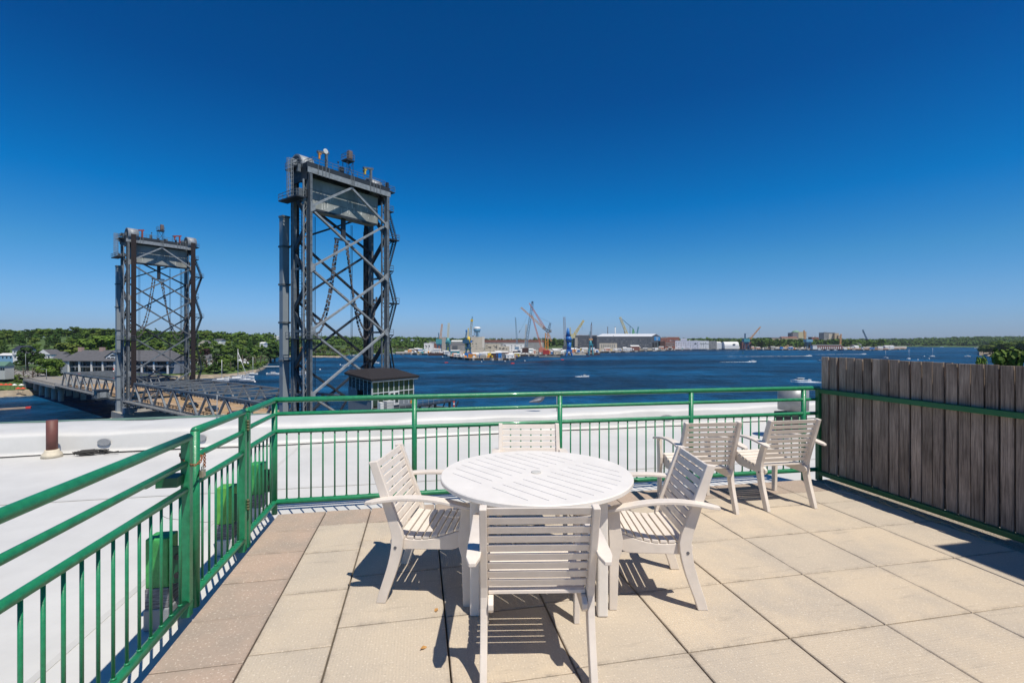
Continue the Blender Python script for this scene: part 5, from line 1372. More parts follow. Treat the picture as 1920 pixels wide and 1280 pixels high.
# =================================================================== 8. BOATS
def hull(m, L, B, H, z0=0, bow=.35):
    n = 10; vs = []
    for i in range(n + 1):
        f = i / n; x = -L / 2 + L * f; wv = B / 2 * (1 - max(0, (f - (1 - bow)) / bow) ** 1.8) * (.88 + .12 * min(1, f * 5)); sh = H * (1 + .35 * f ** 3)
        vs += [(x, -wv, z0 + sh), (x, -wv * .75, z0 - .1), (x, wv * .75, z0 - .1), (x, wv, z0 + sh)]
    fs = [(4 * i + k, 4 * i + k + 1, 4 * i + 5 + k, 4 * i + 4 + k) for i in range(n) for k in range(3)] + [(4 * i + 3, 4 * i, 4 * i + 4, 4 * i + 7) for i in range(n)] + [(0, 3, 2, 1)]
    return m.add(vs, fs)
def boat(px, py, kind, ang, label, L=8, group=None, wake=None, hm=BOATW, mast=1.45, lean=0):
    b = wl(px, py); t = thing('sailing_boat' if kind == 'sail' else 'motor_boat', label, 'boat', b, ang, group)
    m = MB(); hull(m, L, L * .32, L * .11); m.build('hull', hm, t, bevel=.03)
    if kind == 'sail':
        MB().bb(-L * .22, L * .18, -L * .09, L * .09, L * .11, L * .17).build('cabin', BOATW, t, bevel=.05)
        MB().tube([(L * .06, 0, L * .1), (L * .06 + lean, 0, L * mast)], [.16, .12], 6).build('mast', mat('mast_alu', (.75, .75, .75), .4), t)
        MB().tube([(L * .05, 0, L * .24), (-L * .38, 0, L * .23)], L * .018, 6).build('boom', mat('sail_cover', (.05, .09, .2), .7), t)
    else:
        m = MB(); m.ext([(-L * .18, L * .10), (L * .26, L * .12), (L * .12, L * .22), (-L * .16, L * .22)], -L * .11, L * .11); m.build('cabin', BOATW, t, bevel=.04)
        m = MB(); m.ext([(-L * .15, L * .155), (L * .215, L * .155), (L * .15, L * .205), (-L * .14, L * .205)], -L * .114, L * .114); m.build('windows', GLASS, t)
        MB().bb(-L * .22, L * .13, -L * .12, L * .12, L * .221, L * .24).build('hardtop', BOATW, t, bevel=.02)
        for y in ((-.08, .08) if L > 8 else (0,)): MB().bb(-L * .56, -L * .48, y * L - L * .02, y * L + L * .02, L * .02, L * .16).build('outboard', STEELL if L < 9 else BOATW, t, bevel=.02)
    if wake:
        r = random.Random(int(px)); m = MB(); n = 60
        for i in range(n):
            f = (i / n) ** 1.1; x = -L * .4 - wake * f; sp = (L * .12 + wake * .035 * f)
            for s in (-1, 1):
                if r.random() < .9 - .5 * f:
                    y = s * sp * r.uniform(.3, 1.1); a_ = wake / n * r.uniform(.8, 1.8); c_ = L * .085 * r.uniform(.6, 1.6) * (1 - .5 * f)
                    m.add([(x - a_, y - c_, .06), (x, y - c_ * 1.2, .10), (x + a_, y, .06), (x + a_ * .2, y + c_, .16), (x - a_, y + c_ * .6, .08)], [(0, 1, 2, 3, 4)])
        for s in (-1, 1): m.tube([(L * .35, s * L * .12, .05), (0, s * L * .24, .1), (-L * .5, s * L * .3, .05), (-L * 1.2, s * L * .4, .02)], [.05, L * .035, L * .03, .02], 6)
        o = m.build('boat_wake', FOAM, loc=b); o.rotation_euler = (0, 0, ang); tag(o, 'white foaming wake behind the ' + label.split(',')[0], 'wake', kind='stuff')
    return t
R0 = -TH
boat(1500, 716, 'motor', R0 + rad(172), 'white cabin cruiser just above the right end of the railing', 11, wake=16)
boat(1097, 706, 'motor', R0 + rad(0), 'small white motor boat in mid river, alone, pointing right', 6.0, wake=5)
boat(1412, 678.5, 'motor', R0 + rad(8), 'white motor boat speeding right with spray, nearer of two in line', 9, wake=40)
boat(1518, 667.5, 'motor', R0 + rad(10), 'fast white boat at the end of the longest wake', 10, wake=150)
boat(1621, 664, 'motor', R0 + rad(12), 'distant white boat trailing a wake above the left end of the fence', 9, wake=110)
boat(1537, 676.5, 'motor', R0, 'small dark boat half hidden by the left end of the fence', 6, hm=mat('hull_dark', (.02, .02, .03), .4))
boat(1661, 671, 'sail', R0 + rad(90), 'sailing boat seen end on above the left part of the fence', 8)
boat(1704, 673.5, 'sail', R0 + rad(30), 'broad white moored boat with a mast just above the fence', 10)
boat(1748, 668.5, 'sail', R0 + rad(5), 'white moored sailing boat, side on, above the middle of the fence', 10)
boat(1815, 668.5, 'motor', R0 + rad(0), 'white motor boat near the wooded point', 9)
boat(1766, 650.8, 'motor', R0, 'tiny boat off the far right shore, left one', 14); boat(1832, 653, 'motor', R0, 'tiny boat off the far right beach, right one', 16)
boat(414, 714, 'sail', R0 + rad(20), 'moored sailing boat nearest the far tower', 9.5); boat(444, 712, 'sail', R0 + rad(12), 'moored white sailing boat with the tallest mast', 11.5, mast=1.8)
boat(449, 708.5, 'motor', R0 + rad(200), 'white motor cruiser beside the tallest moored mast', 9); boat(462, 708.5, 'motor', R0 + rad(15), 'white motor boat at the right end of the moorings', 10)
boat(425, 711, 'motor', R0 + rad(185), 'low white motor boat among the moored sailing boats', 8); boat(473, 702, 'sail', R0 + rad(15), 'small sailing boat close to the rocky bank', 8, mast=1.7); boat(464, 714, 'sail', R0 + rad(5), 'sailing boat with a mast leaning left over the moorings', 9, mast=2.1, lean=-6.5)
boat(513, 702, 'motor', R0 + rad(15), 'white fishing boat below the jetty, left of the pale column', 9); boat(570, 702.5, 'motor', R0 + rad(190), 'white motor boat between the tall tower legs, front one', 9); boat(569, 698.5, 'motor', R0 + rad(10), 'white motor boat between the tall tower legs, back one', 9)
boat(648, 686, 'motor', R0 + rad(10), 'small white motor boat just left of the control house roof', 7); boat(704, 681, 'motor', R0, 'white motor boat seen between the tall tower right legs', 9)
for k, (px, py) in enumerate(((688, 664.2), (700, 664), (712, 664.2), (724, 663.8), (736, 663.6), (662, 667))):
    boat(px, py, 'motor' if k % 2 else 'sail', R0 + rad(10 * k), 'small white boat on the far moorings behind the tall tower', 9, 'far moored boats')
MBW = {478: 'left of the pale lift column', 600: 'inside the tall tower legs, left', 638: 'left of the control house roof', 1733: 'beside the sailing boat, left', 1742: 'below the sailing boat', 1721: 'just above the board fence', 903: 'before the yellow crane quay, left', 947: 'before the yellow crane quay, middle', 984: 'before the leaning crane', 830: 'inside the curved barrier'}
def mooring_ball(px, py, m, label, r=.4, gr='mooring buoys'):
    b = wl(px, py); o = MB().sph((0, 0, .1), r).build('mooring_buoy', m, loc=b); tag(o, label, 'buoy', gr)
for px, py in ((478, 716), (600, 693), (638, 684), (1733, 668), (1742, 672.5), (1721, 674.5), (903, 678), (947, 677.5), (984, 676.5), (830, 669)):
    mooring_ball(px, py, BOATW, 'small white mooring buoy floating ' + MBW[px], .45 + .0006 * dw(py))
def navmark(px, py, h, label):
    b = wl(px, py); t = thing('channel_marker', label, 'channel marker', b)
    MB().lathe([(1.0, 0), (1.0, .5), (.5, .6), (.4, h)], 10).build('float', mat('marker_green', (.02, .12, .06), .6), t); MB().bb(-.6, .6, -.6, .6, h, h + 1).build('lamp_cage', mat('marker_green'  , (.02, .12, .06), .6), t)
navmark(1393, 663, 3.6, 'dark green channel marker standing in the river before the shipyard')
def barber():
    for px, y0, y1, d, L in ((851, 752, 768, 66, 'red and white striped pole standing by the bridge service deck'), (213, 690, 712, 205, 'red and white striped mast above the far truss span')):
        b = at(px, y1 + 20, d); h = (y1 + 20 - y0) / FPX * d; t = thing('striped_pole', L, 'striped pole', b)
        for k in range(10): MB().tube([(0, 0, h * k / 10), (0, 0, h * (k + 1) / 10)], .12 if d < 100 else .22, 8).build('band', mat('stripe_red', (.55, .05, .04), .6) if k % 2 else WALLW, t)
barber()
def barrier():
    m = MB(); P = [(753, 663.5), (750, 665), (758, 669), (775, 674), (805, 678.5), (850, 681.5), (905, 682.5), (955, 682), (1010, 679), (1060, 674), (1104, 668.5), (1122, 665)]
    pts = []
    for (a, b), (c, d) in zip(P, P[1:]):
        n = max(2, int(abs(c - a) / 2.2))
        for k in range(n): pts.append(wl(lerp(a, c, k / n), lerp(b, d, k / n)))
    for a, b in zip(pts, pts[1:]): m.bar(a + (b - a) * .12 + Vector((0, 0, .2)), b - (b - a) * .12 + Vector((0, 0, .2)), .9, .7); m.bar(a, b, .15, .15)
    t = m.build('floating_barrier', mat('barrier_dark', (.10, .07, .08), .7, .4, .05)); tag(t, 'long curved floating security barrier in front of the shipyard', 'floating barrier')
    for px, py, in ((837, 680.5), (961, 681.8), (1054, 674.8), (1102, 668)):
        b = wl(px, py); MB().bb(b.x - 2, b.x + 2, b.y - 1, b.y + 1, WZ, WZ + 1.2).build('red_float', mat('buoy_red', (.65, .05, .03), .5), t)
barrier()
# =================================================================== 9. SHIPYARD
def block(name, label, px0, px1, ytop, d, m, depth=30, roofm=None, ybase=None, roof=None, rz=0, cat='building', bands=None):
    s = d / FPX; W_ = (px1 - px0) * s; ztop = (640 - ytop) * s; zb = -HC + 2.8
    t = far(name, label, cat, px0, d, 0, rz=rz)
    if roof == 'gable':
        rh = min(4, (ztop - zb) * .22); MB().bb(0, W_, 0, depth, zb, ztop - rh).build('wall', m, t); q = MB(); gable(q, 0, W_, 0, depth, ztop - rh, rh, 'x', .3); q.build('roof', roofm or ROOFL, t)
    elif roof == 'arch':
        q = MB(); n = 10; H = ztop - zb; q.ext([(depth / 2 - depth / 2 * math.cos(math.pi * k / n), zb + H * math.sin(math.pi * k / n) ** .6) for k in range(n + 1)], 0, W_, ax='x'); q.build('shell', m, t)
    else:
        MB().bb(0, W_, 0, depth, zb, ztop).build('wall', m, t)
        if roofm: MB().bb(-.3, W_ + .3, -.3, depth + .3, ztop + .01, ztop + .8).build('roof', roofm, t)
        rb = random.Random(int(px0 * 7))
        if W_ > 18:
            for k in range(rb.randint(2, 5)):
                x = rb.uniform(2, W_ - 5); MB().bb(x, x + rb.uniform(1.5, 4), 3, 7, ztop + .81, ztop + rb.uniform(1.6, 3)).build('roof_unit', rb.choice((MGREY, ROOFL, DGREY)), t)
            if not bands or len(bands) < 3:
                for lv in range(max(1, int((ztop - zb) / 5.5))):
                    for k in range(int(W_ / 7)):
                        if rb.random() < .8: x = 2 + k * 7 + rb.uniform(0, 1.5); z = zb + 2.5 + lv * 5; MB().bb(x, x + 2.4, -.12, -.02, z, z + 1.7).build('window', rb.choice((GLASS, GLASS, MGREY)), t)
    if bands:
        for (a, b, y0, y1, bm, nm) in bands:
            MB().bb((a - px0) * s, (b - px0) * s, -.35, -.05, (640 - y1) * s, (640 - y0) * s).build(nm, bm, t)
    return t
REDR = mat('rust_roof', (.20, .085, .065), .8, .15, .05)
block('workshop', 'white two-storey box building at the left end of the shipyard', 795, 811, 643.5, 1080, WALLW, 20, ROOFL, bands=[(799, 801, 648, 650, GLASS, 'window'), (804, 806, 648, 650, GLASS, 'window')])
block('workshop', 'brown brick workshop behind the two left teal cranes', 811, 826, 644, 1120, BRICK, 20, ROOFS)
block('workshop', 'grey workshop roof just behind the left teal cranes', 806, 832, 640, 1250, MGREY, 30, ROOFS, roof='gable')
block('workshop', 'long grey workshop between the teal crane and the yellow crane', 842, 870, 643, 1120, MGREY, 30, ROOFS, roof='gable', bands=[(848, 858, 648, 655, DGREY, 'door')])
block('workshop', 'low pale-roofed hall behind the grey workshop', 846, 866, 637.5, 1300, MGREY, 30, ROOFL, roof='gable')
block('concrete_tower', 'slim concrete tower between the two teal cranes', 828.5, 835.5, 632, 1060, CONC, 8)
block('storage_hall', 'tall windowless beige hall below the water tower', 883, 906, 631.5, 950, BEIGE, 40, bands=[(904, 908.5, 631, 652, mat('pale_beige', (.62, .58, .5), .8), 'corner_panel')])
block('dock_shed', 'long low shed with a rust-red roof band across the middle of the shipyard', 908, 1020, 637, 1240, MGREY, 40, None, bands=[(908, 1020, 637, 641.5, REDR, 'roof_band'), (1014, 1017, 636, 650, BEIGE, 'end_pier')] + [(x, x + 1.2, 635.8, 637, WALLW, 'roof_vent') for x in (918, 930, 943, 956, 968, 990)])
block('dock_shed', 'low beige block with small windows in front of the red-roofed shed', 910, 938, 644.5, 1020, BEIGE, 16, bands=[(915, 921, 650, 651.4, GLASS, 'window'), (927, 933, 650, 651.4, GLASS, 'window')])
block('dock_shed', 'white flat-roofed shed before the right half of the red-roofed shed', 944, 984, 645, 1040, WALLW, 14, ROOFL)
block('dock_shed', 'beige office block with windows left of the white shed', 932, 955, 649, 900, BEIGE, 12, bands=[(936, 939, 652, 654, GLASS, 'window'), (943, 946, 652, 654, GLASS, 'window')])
block('assembly_hall', 'very long dark grey hall with a pale roof, its low western part', 1078, 1120, 628.5, 1480, DGREY, 60, ROOFL, bands=[(1078, 1083, 633, 650, CONC, 'panel')])
hallL = block('assembly_hall', 'very long dark grey hall with a pale roof and blue sign, its tall eastern part', 1119, 1221, 630.8, 1400, DGREY, 100)
def hall_roof():
    s = 1400 / FPX; x1 = (1221 - 1119) * s; zt = (640 - 630.8) * s; H_ = 8.0; sx = 23.4; zb = -HC + 2.8
    m = MB(); R_ = [(-1, -.6, zt + .05), (x1 + .4, -.6, zt + .05), (x1 + sx + .4, 30, zt + H_), (-1 + sx, 30, zt + H_), (x1 + 2 * sx + .4, 60.6, zt + .05), (-1 + 2 * sx, 60.6, zt + .05)]
    m.add(R_ + [(x, y, z + .5) for x, y, z in R_], [(6, 7, 8, 9), (9, 8, 10, 11), (0, 1, 7, 6), (1, 2, 8, 7), (2, 4, 10, 8), (0, 3, 2, 1), (3, 5, 4, 2)]); m.build('roof', mat('hall_roof', (.60, .62, .64), .5, .05, .02), hallL)
    m = MB(); a = Vector((x1, 0)); c = Vector((x1 + 2 * sx, 60)); r_ = (a + c) / 2; n_ = Vector((60, -2 * sx)).normalized()
    m.add([(a.x, a.y, zb), (c.x, c.y, zb), (c.x, c.y, zt), (r_.x, r_.y, zt + H_), (a.x, a.y, zt), (a.x - 6, 8, zb), (a.x - 6, 8, zt)], [(0, 1, 2, 3, 4), (0, 4, 6, 5)])
    wl_ = m.build('end_wall', DGREY, hallL)
    def onwall(f0, f1, z0, z1, off, nm, m_, par=None):
        p = a.lerp(c, f0) + n_ * off; q = a.lerp(c, f1) + n_ * off; o = MB(); o.bar((p.x, p.y, (z0 + z1) / 2), (q.x, q.y, (z0 + z1) / 2), .3, z1 - z0); return o.build(nm, m_, par or hallL)
    for f, m_ in ((.12, mat('door_dark', (.02, .022, .026), .6)), (.42, mat('door_dark', (.02, .022, .026), .6)), (.70, TEAL)): onwall(f, f + .18, zb, zb + 20, .3, 'tall_door', m_)
    sg = onwall(.30, .92, (640 - 639.6) * s + 2, (640 - 632.2) * s + 2, .35, 'sign_board', mat('sign_blue', (.02, .24, .55), .5))
    ang = math.atan2(60, 2 * sx); mid = a.lerp(c, .61) + n_ * .6
    for i, (tx, sz, dz) in enumerate((('PORTSMOUTH', 3.6, 8.2), ('NAVAL', 3.6, 4.9), ('SHIPYARD', 3.6, 1.6))):
        cu = bpy.data.curves.new('txt', 'FONT'); cu.body = tx; cu.size = sz; cu.align_x = 'CENTER'; cu.extrude = .05
        tmp = bpy.data.objects.new('txt', cu); COL.objects.link(tmp); bpy.context.view_layer.update()
        me = bpy.data.meshes.new_from_object(tmp.evaluated_get(bpy.context.evaluated_depsgraph_get())); bpy.data.objects.remove(tmp, do_unlink=True)
        me.materials.clear(); me.materials.append(WALLW)
        o = bpy.data.objects.new('sign_lettering', me); COL.objects.link(o); o.parent = sg; o.rotation_euler = (rad(90), 0, ang); o.location = (mid.x, mid.y, (640 - 639.6) * s + 2 + dz - .6)
hall_roof()
block('loading_building', 'pale block with tall windows in front of the long grey hall', 1124, 1157, 643, 1260, BEIGE, 20, ROOFS, bands=[(x, x + 2.2, 645.5, 651.5, MGREY, 'window') for x in range(1127, 1155, 4)])
block('boat_shed', 'small boat shed with a pale sloping roof on the waterfront', 1183, 1199, 647, 1180, REDR, 14, ROOFL, roof='gable')
block('brick_hall', 'red brick hall rising behind the sign end of the grey hall', 1239, 1252, 633, 1560, BRICK, 30, ROOFL); block('brick_hall', 'long dark red brick hall with a pale cornice', 1249, 1274, 631.8, 1620, BRICK, 30, ROOFL)
block('brick_hall', 'brick hall with window bands beside the white quay building', 1247, 1266, 639.5, 1400, BRICK, 24, None, bands=[(1248, 1265, 642.5, 644, MGREY, 'window_band'), (1248, 1265, 646.5, 648, MGREY, 'window_band')])
block('scaffold_block', 'dark scaffolded block between the grey hall and the brick hall', 1238, 1247, 640, 1395, RUST, 20)
block('quay_hall', 'long pale lilac-white quay hall right of the brick hall', 1266, 1312, 638.8, 1420, mat('lilac_white', (.60, .60, .66), .7, .06, .02), 30, ROOFL, bands=[(1276, 1288, 634.5, 638.8, mat('lilac_white', (.6, .6, .66), .7), 'upper_block'), (1302, 1306, 643.5, 645, GLASS, 'window')])
block('quay_hall', 'white stepped quay hall, middle of the white row', 1312, 1329, 639, 1430, WALLW, 30, ROOFL, bands=[(1312, 1329, 644, 644.8, MGREY, 'seam')])
block('quay_hall', 'pale grey quay hall left of the arched tent', 1329, 1344, 640.3, 1435, MGREY, 30, ROOFL); block('quay_hall', 'low white shed with a pitched roof left of the arched tent', 1341, 1353, 640.3, 1440, WALLW, 20, ROOFL, roof='gable')
block('arched_tent', 'white arched tent building at the right end of the white row', 1359, 1386, 640.5, 1450, WALLW, 26, roof='arch', bands=[(1374, 1379, 644.5, 646.5, GLASS, 'opening')])
block('crane_house', 'red-brown block under the teal crane base', 1391, 1409, 641, 1400, REDR, 12)
block('yard_villa', 'dark-roofed yellowish house among the shipyard trees', 1446, 1463, 632.5, 1700, TANW, 20, ROOFS, roof='gable'); block('yard_villa', 'long brown-roofed house left of the domed building', 1466, 1496, 631, 1720, TANW, 20, REDR, roof='gable')
block('yard_block', 'brick office block with a pale cornice right of the domed building', 1522, 1535, 632, 1650, BRICK, 20, ROOFL)
db = block('domed_building', 'stone building with a green domed roof above the shipyard trees', 1486, 1504, 623.5, 1750, mat('dome_stone', (.22, .21, .22), .8), 30, None, bands=[(1497, 1508, 622, 634, mat('yellow_stone', (.50, .45, .28), .8), 'pale_wing'), (1484, 1486.5, 622.5, 630, DGREY, 'corner_tower'), (1508, 1512, 621.5, 634, TANW, 'turret')])
sD = 1750 / FPX; MB().lathe([(8 * sD * .9, 0), (7.2 * sD * .9, 3), (4.5 * sD * .9, 7), (0.2, 9)], 16, c=(10 * sD, 14, (640 - 623.5) * sD)).build('dome', mat('copper_green', (.18, .32, .20), .7), db)
bb_ = block('hospital_block', 'large grey flat-roofed block above the trees right of the domed building', 1545, 1566, 623.8, 1800, MGREY, 30, ROOFS, bands=[(1554, 1562, 626, 640, BEIGE, 'pale_bay')] + [(x, x + .9, y, y + 1, GLASS, 'window') for x in (1546.5, 1548.5, 1550.5, 1552.2) for y in (626, 629, 632)])
block('hospital_block', 'stepped tan tower block at the right end of the large grey block', 1565, 1573, 624.5, 1790, TANW, 20, ROOFL); block('hospital_block', 'lower tan step beside the stepped tan tower block', 1572, 1577, 628.5, 1785, TANW, 20, ROOFL)
block('row_house', 'long low brick row building with a grey roof on the waterfront', 1528, 1579, 645.8, 1380, BRICK, 12, ROOFS, roof='gable', bands=[(x, x + 1.6, 650, 654, WALLW, 'bay') for x in range(1531, 1577, 4)])
block('row_house', 'white gabled end house at the left of the brick row', 1524, 1532, 646, 1370, WALLW, 12, ROOFS, roof='gable')
# clutter on the quays: every crate, cabin, truck and tank is its own small thing
rq = random.Random(77)
cl_m = [WALLW, WALLW, WALLW, BEIGE, MGREY, ROOFL, ORANGE, YELLOW, RUST, BLUE, mat('salmon', (.55, .30, .22), .8), TEAL]
def shore_y(px): return interp(YS, px)
def quay_thing(px, d, kind, m):
    s = d / FPX; zb = WZ + 3.0
    p = at(px, 640, d); p.z = zb
    nm = {WALLW: 'white', BEIGE: 'beige', MGREY: 'grey', ROOFL: 'pale', ORANGE: 'orange', YELLOW: 'yellow', RUST: 'rusty', BLUE: 'blue', TEAL: 'teal'}.get(m, 'salmon pink')
    marks = ((782, 'left tip of the shipyard'), (800, 'left of the white box building'), (815, 'before the white box building'), (832, 'by the leftmost teal crane'), (850, 'by the conical teal crane'), (870, 'before the grey workshop'), (888, 'by the yellow crane'), (908, 'below the water tower'), (925, 'left part of the beige block'), (945, 'right part of the beige block'), (968, 'before the white flat shed'), (990, 'by the leaning blue crane'), (1012, 'left of the orange crane mast'), (1035, 'by the orange crane mast'), (1056, 'left of the blue crane'), (1080, 'by the bright blue crane'), (1100, 'right of the blue crane'), (1126, 'by the small teal crane'), (1160, 'before the pale block'), (1200, 'by the small boat shed'), (1245, 'under the blue sign'), (1300, 'before the pale lilac hall'), (1350, 'before the white halls'), (1405, 'by the arched tent'), (1450, 'below the shipyard trees'), (1500, 'by the white ferry'), (1540, 'left of the brick row'), (1580, 'before the brick row'), (9999, 'near the eastern tip'))
    where = next(w_ for q_, w_ in marks if px < q_); off_ = d - dw(shore_y(px)); where = ('edge, ' if off_ < 30 else 'middle, ' if off_ < 90 else 'back, ') + where
    if kind == 0:
        t = thing('container', '%s container standing on the quay %s' % (nm, where), 'container', p, -TH + rq.choice((0, .3, -.4, 1.2)), '%s containers, %s' % (nm, where))
        L = rq.uniform(6, 12); MB().bb(-L / 2, L / 2, -1.25, 1.25, 0, rq.uniform(2.6, 6.5)).build('box', m, t)
    elif kind == 1:
        t = thing('site_cabin', '%s pitched site cabin on the quay %s' % (nm, where), 'cabin', p, -TH + rq.uniform(-.3, .3), '%s cabins, %s' % (nm, where))
        L = rq.uniform(7, 14); h = rq.uniform(3, 8); MB().bb(-L / 2, L / 2, -3, 3, 0, h).build('wall', m, t); q = MB(); gable(q, -L / 2, L / 2, -3, 3, h, 1.4); q.build('roof', ROOFL, t)
        for k in range(2): MB().bb(-L / 4 + k * L / 2 - .7, -L / 4 + k * L / 2 + .7, -3.1, -3.01, 1.2, 2.6).build('window', GLASS, t)
    elif kind == 2:
        t = thing('truck', '%s truck on the quay %s' % (nm, where), 'truck', p, -TH + rq.choice((0, .4, 3.1, 1.5)), '%s trucks, %s' % (nm, where))
        MB().bb(-4, 2, -1.2, 1.2, 1, 3.6).build('cargo_box', m, t); MB().bb(2.2, 4, -1.1, 1.1, .6, 2.8).build('cab', WALLW, t, bevel=.2)
        for x in (-2.8, 2.9): MB().cyl((x, -1.15, .5), .5, .3, 10, 'y').build('wheel', BLACK, t)
    elif kind == 3:
        t = thing('tank', '%s round tank on the quay %s' % (nm, where), 'tank', p, 0, '%s tanks, %s' % (nm, where))
        R = rq.uniform(1.4, 2.4); MB().lathe([(R, 0), (R, 4), (R * .5, 4.7), (.1, 4.9)], 14).build('shell', m, t)
    else:
        t = thing('material_stack', '%s material stack on the quay %s' % (nm, where), 'stack', p, -TH + rq.uniform(-.5, .5), '%s stacks, %s' % (nm, where))
        q = MB(); h = 0
        for k in range(3): w_ = rq.uniform(3, 6) * (1 - .2 * k); hh = rq.uniform(.6, 1.2); q.bb(-w_ / 2, w_ / 2, -1.5 + .2 * k, 1.5 - .2 * k, h + .002, h + hh); h += hh
        q.build('pile', m, t)
for i in range(430):
    px = rq.choice((rq.uniform(762, 1125), rq.uniform(762, 1125), rq.uniform(1126, 1650)))
    d0 = dw(shore_y(px)); d = d0 + 6 + rq.random() ** 1.4 * (min(300, 90 + abs(px - 900) * .5) if px < 1125 else 90)
    quay_thing(px, d, rq.choice((0, 0, 1, 1, 2, 4, 4, 3)), rq.choice(cl_m))
def quaywalls():
    m = MB()
    px = 845
    pts = [wl(x, interp(YS, x)) for x in range(764, 1700, 4)]
    for a, b in zip(pts, pts[1:]):
        m.bar((a.x, a.y, WZ + .9), (b.x, b.y, WZ + .9), .8, 4.4)
    t = m.build('quay_wall', mat('quay_timber', (.085, .065, .05), .9, .4, .3, stretch=(1, 1, .2))); tag(t, 'long dark timber quay wall along the shipyard waterfront', 'quay wall')
quaywalls()
def rock_bank():
    m = MB(); r = random.Random(9)
    for i in range(240):
        px = r.uniform(1575, 1702); b = wl(px, interp(YS, px) - .2); m.sph((b.x, b.y + r.uniform(0, 25), WZ + r.uniform(1, 3)), r.uniform(2, 5), 6, 4, (1, 1, .6))
    tag(m.build('rock_bank', mat('red_rock', (.26, .16, .11), .9, .4, .1)), kind='stuff')
rock_bank()
def barge(px0, px1, py, label, m, hgt=2.2):
    a = wl(px0, py); b = wl(px1, py); q = MB(); q.bar(a + Vector((0, 0, hgt / 2)), b + Vector((0, 0, hgt / 2)), 12, hgt); o = q.build('barge', m); tag(o, label, 'barge'); return o
barge(1010, 1050, 669.5, 'wide dark work barge carrying the red crane base', CONCD); barge(1068, 1098, 665.5, 'pale flat barge below the blue crane', BEIGE); barge(1100, 1124, 665, 'rust-brown barge at the end of the crane quay', RUST)
barge(833, 850, 671, 'small blue-grey work boat hull moored by the left quay', DBLUE); barge(804, 832, 666.5, 'rusty brown lighter at the left end of the shipyard', RUST, 5)
# cranes ------------------------------------------------------------
def lattice(m, p, q, w0, w1=None, n=None, r=.16):
    p = Vector(p); q = Vector(q); w1 = w0 if w1 is None else w1; d = (q - p); L = d.length; d.normalize(); n = n or max(4, int(L / (w0 * 1.3)))
    a = d.orthogonal().normalized() if abs(d.y) > .9 else d.cross(Vector((0, 1, 0))).normalized(); b = a.cross(d)
    def C(k, s, t): f = k / n; ww = lerp(w0, w1, f) / 2; return p + d * (L * f) + a * (s * ww) + b * (t * ww)
    for s, t in ((-1, -1), (1, -1), (1, 1), (-1, 1)): m.bar(C(0, s, t), C(n, s, t), r * 1.5, r * 1.5)
    for k in range(n):
        for (s, t), (s2, t2) in (((-1, -1), (1, -1)), ((1, -1), (1, 1)), ((1, 1), (-1, 1)), ((-1, 1), (-1, -1))):
            if k % 2: s, t, s2, t2 = s2, t2, s, t
            m.bar(C(k, s, t), C(k + 1, s2, t2), r, r)
    return m
def crane(label, d, base_px, parts, name='dock_crane'):
    """parts: (kind, name, material, data) with photo pixel coordinates in the crane's own vertical plane"""
    t = far(name, label, 'crane', base_px, d, 0); s = d / FPX
    def Q(px, py, y=0): return ((px - base_px) * s, y, (640 - py) * s)
    for kind, nm, m_, data in parts:
        m = MB()
        if kind == 'lat': (x0, y0, x1, y1, w0, w1) = data; lattice(m, Q(x0, y0), Q(x1, y1), w0 * s * 1.15, w1 * s * 1.15, r=max(.36, .17 * w0 * s))
        elif kind == 'bar': (x0, y0, x1, y1, w_) = data; m.bar(Q(x0, y0), Q(x1, y1), w_ * s, w_ * s)
        elif kind == 'wire':
            (x0, y0, x1, y1) = data; m.bar(Q(x0, y0), Q(x1, y1), .22, .22)
        elif kind == 'box': (x0, y0, x1, y1) = data; W_ = abs(x1 - x0) * s; a = Q(x0, y0); b = Q(x1, y1); m.bb(a[0], b[0], -W_ * .4, W_ * .4, b[2], a[2])
        elif kind == 'cone': (xc, y0, r0, y1, r1) = data; a = Q(xc, y0); b = Q(xc, y1); m.tube([a, b], [r0 * s, r1 * s], 8)
        elif kind == 'portal':
            (x0, x1, ytop, ybase) = data; a = Q(x0, ytop); b = Q(x1, ytop); zb = -HC + 3; W_ = b[0] - a[0]
            for x in (a[0] + W_ * .1, b[0] - W_ * .1):
                for y in (-W_ * .4, W_ * .4): m.bar((x, y, zb), (x + (W_ * .2 if x < a[0] + W_ / 2 else -W_ * .2), y * .5, a[2]), W_ * .12, W_ * .12)
            m.bb(a[0] + W_ * .1, b[0] - W_ * .1, -W_ * .35, W_ * .35, a[2] - W_ * .12, a[2] + W_ * .1)
        m.build(nm, m_, t)
    return t
OTAN = mat('orange_tan', (.62, .34, .16), .6); CREAM = mat('cream_yellow', (.62, .56, .32), .6); LBLUE = mat('lattice_blue', (.16, .26, .36), .6); PINKR = mat('faded_red', (.58, .20, .13), .6); LGREY = mat('lattice_grey', (.33, .33, .36), .6); LIME = mat('crane_green', (.10, .38, .12), .6)
crane('portal crane with a teal cab and a faded orange boom, leftmost in the shipyard', 930, 823, [('portal', 'portal', DBLUE, (818, 829, 646, 660)), ('box', 'machinery_house', TEAL, (818, 635.5, 828, 644.5)), ('cone', 'turntable', DBLUE, (823, 644.5, 3.2, 648, 3.2)), ('lat', 'boom', OTAN, (825.5, 636, 829, 607, 2.6, 1.6)), ('bar', 'mast', DBLUE, (823, 636, 822.5, 624, 1.4))])
crane('portal crane with a pale teal conical cab and a cream boom tip', 950, 840, [('portal', 'portal', DBLUE, (835, 845, 648, 660)), ('cone', 'cab', TEAL, (840, 643.5, 5.6, 633, 1.8)), ('box', 'machinery_house', TEAL, (836, 638, 845, 645)), ('lat', 'boom', CREAM, (840, 634, 841.5, 605.5, 2.2, 2.2))])
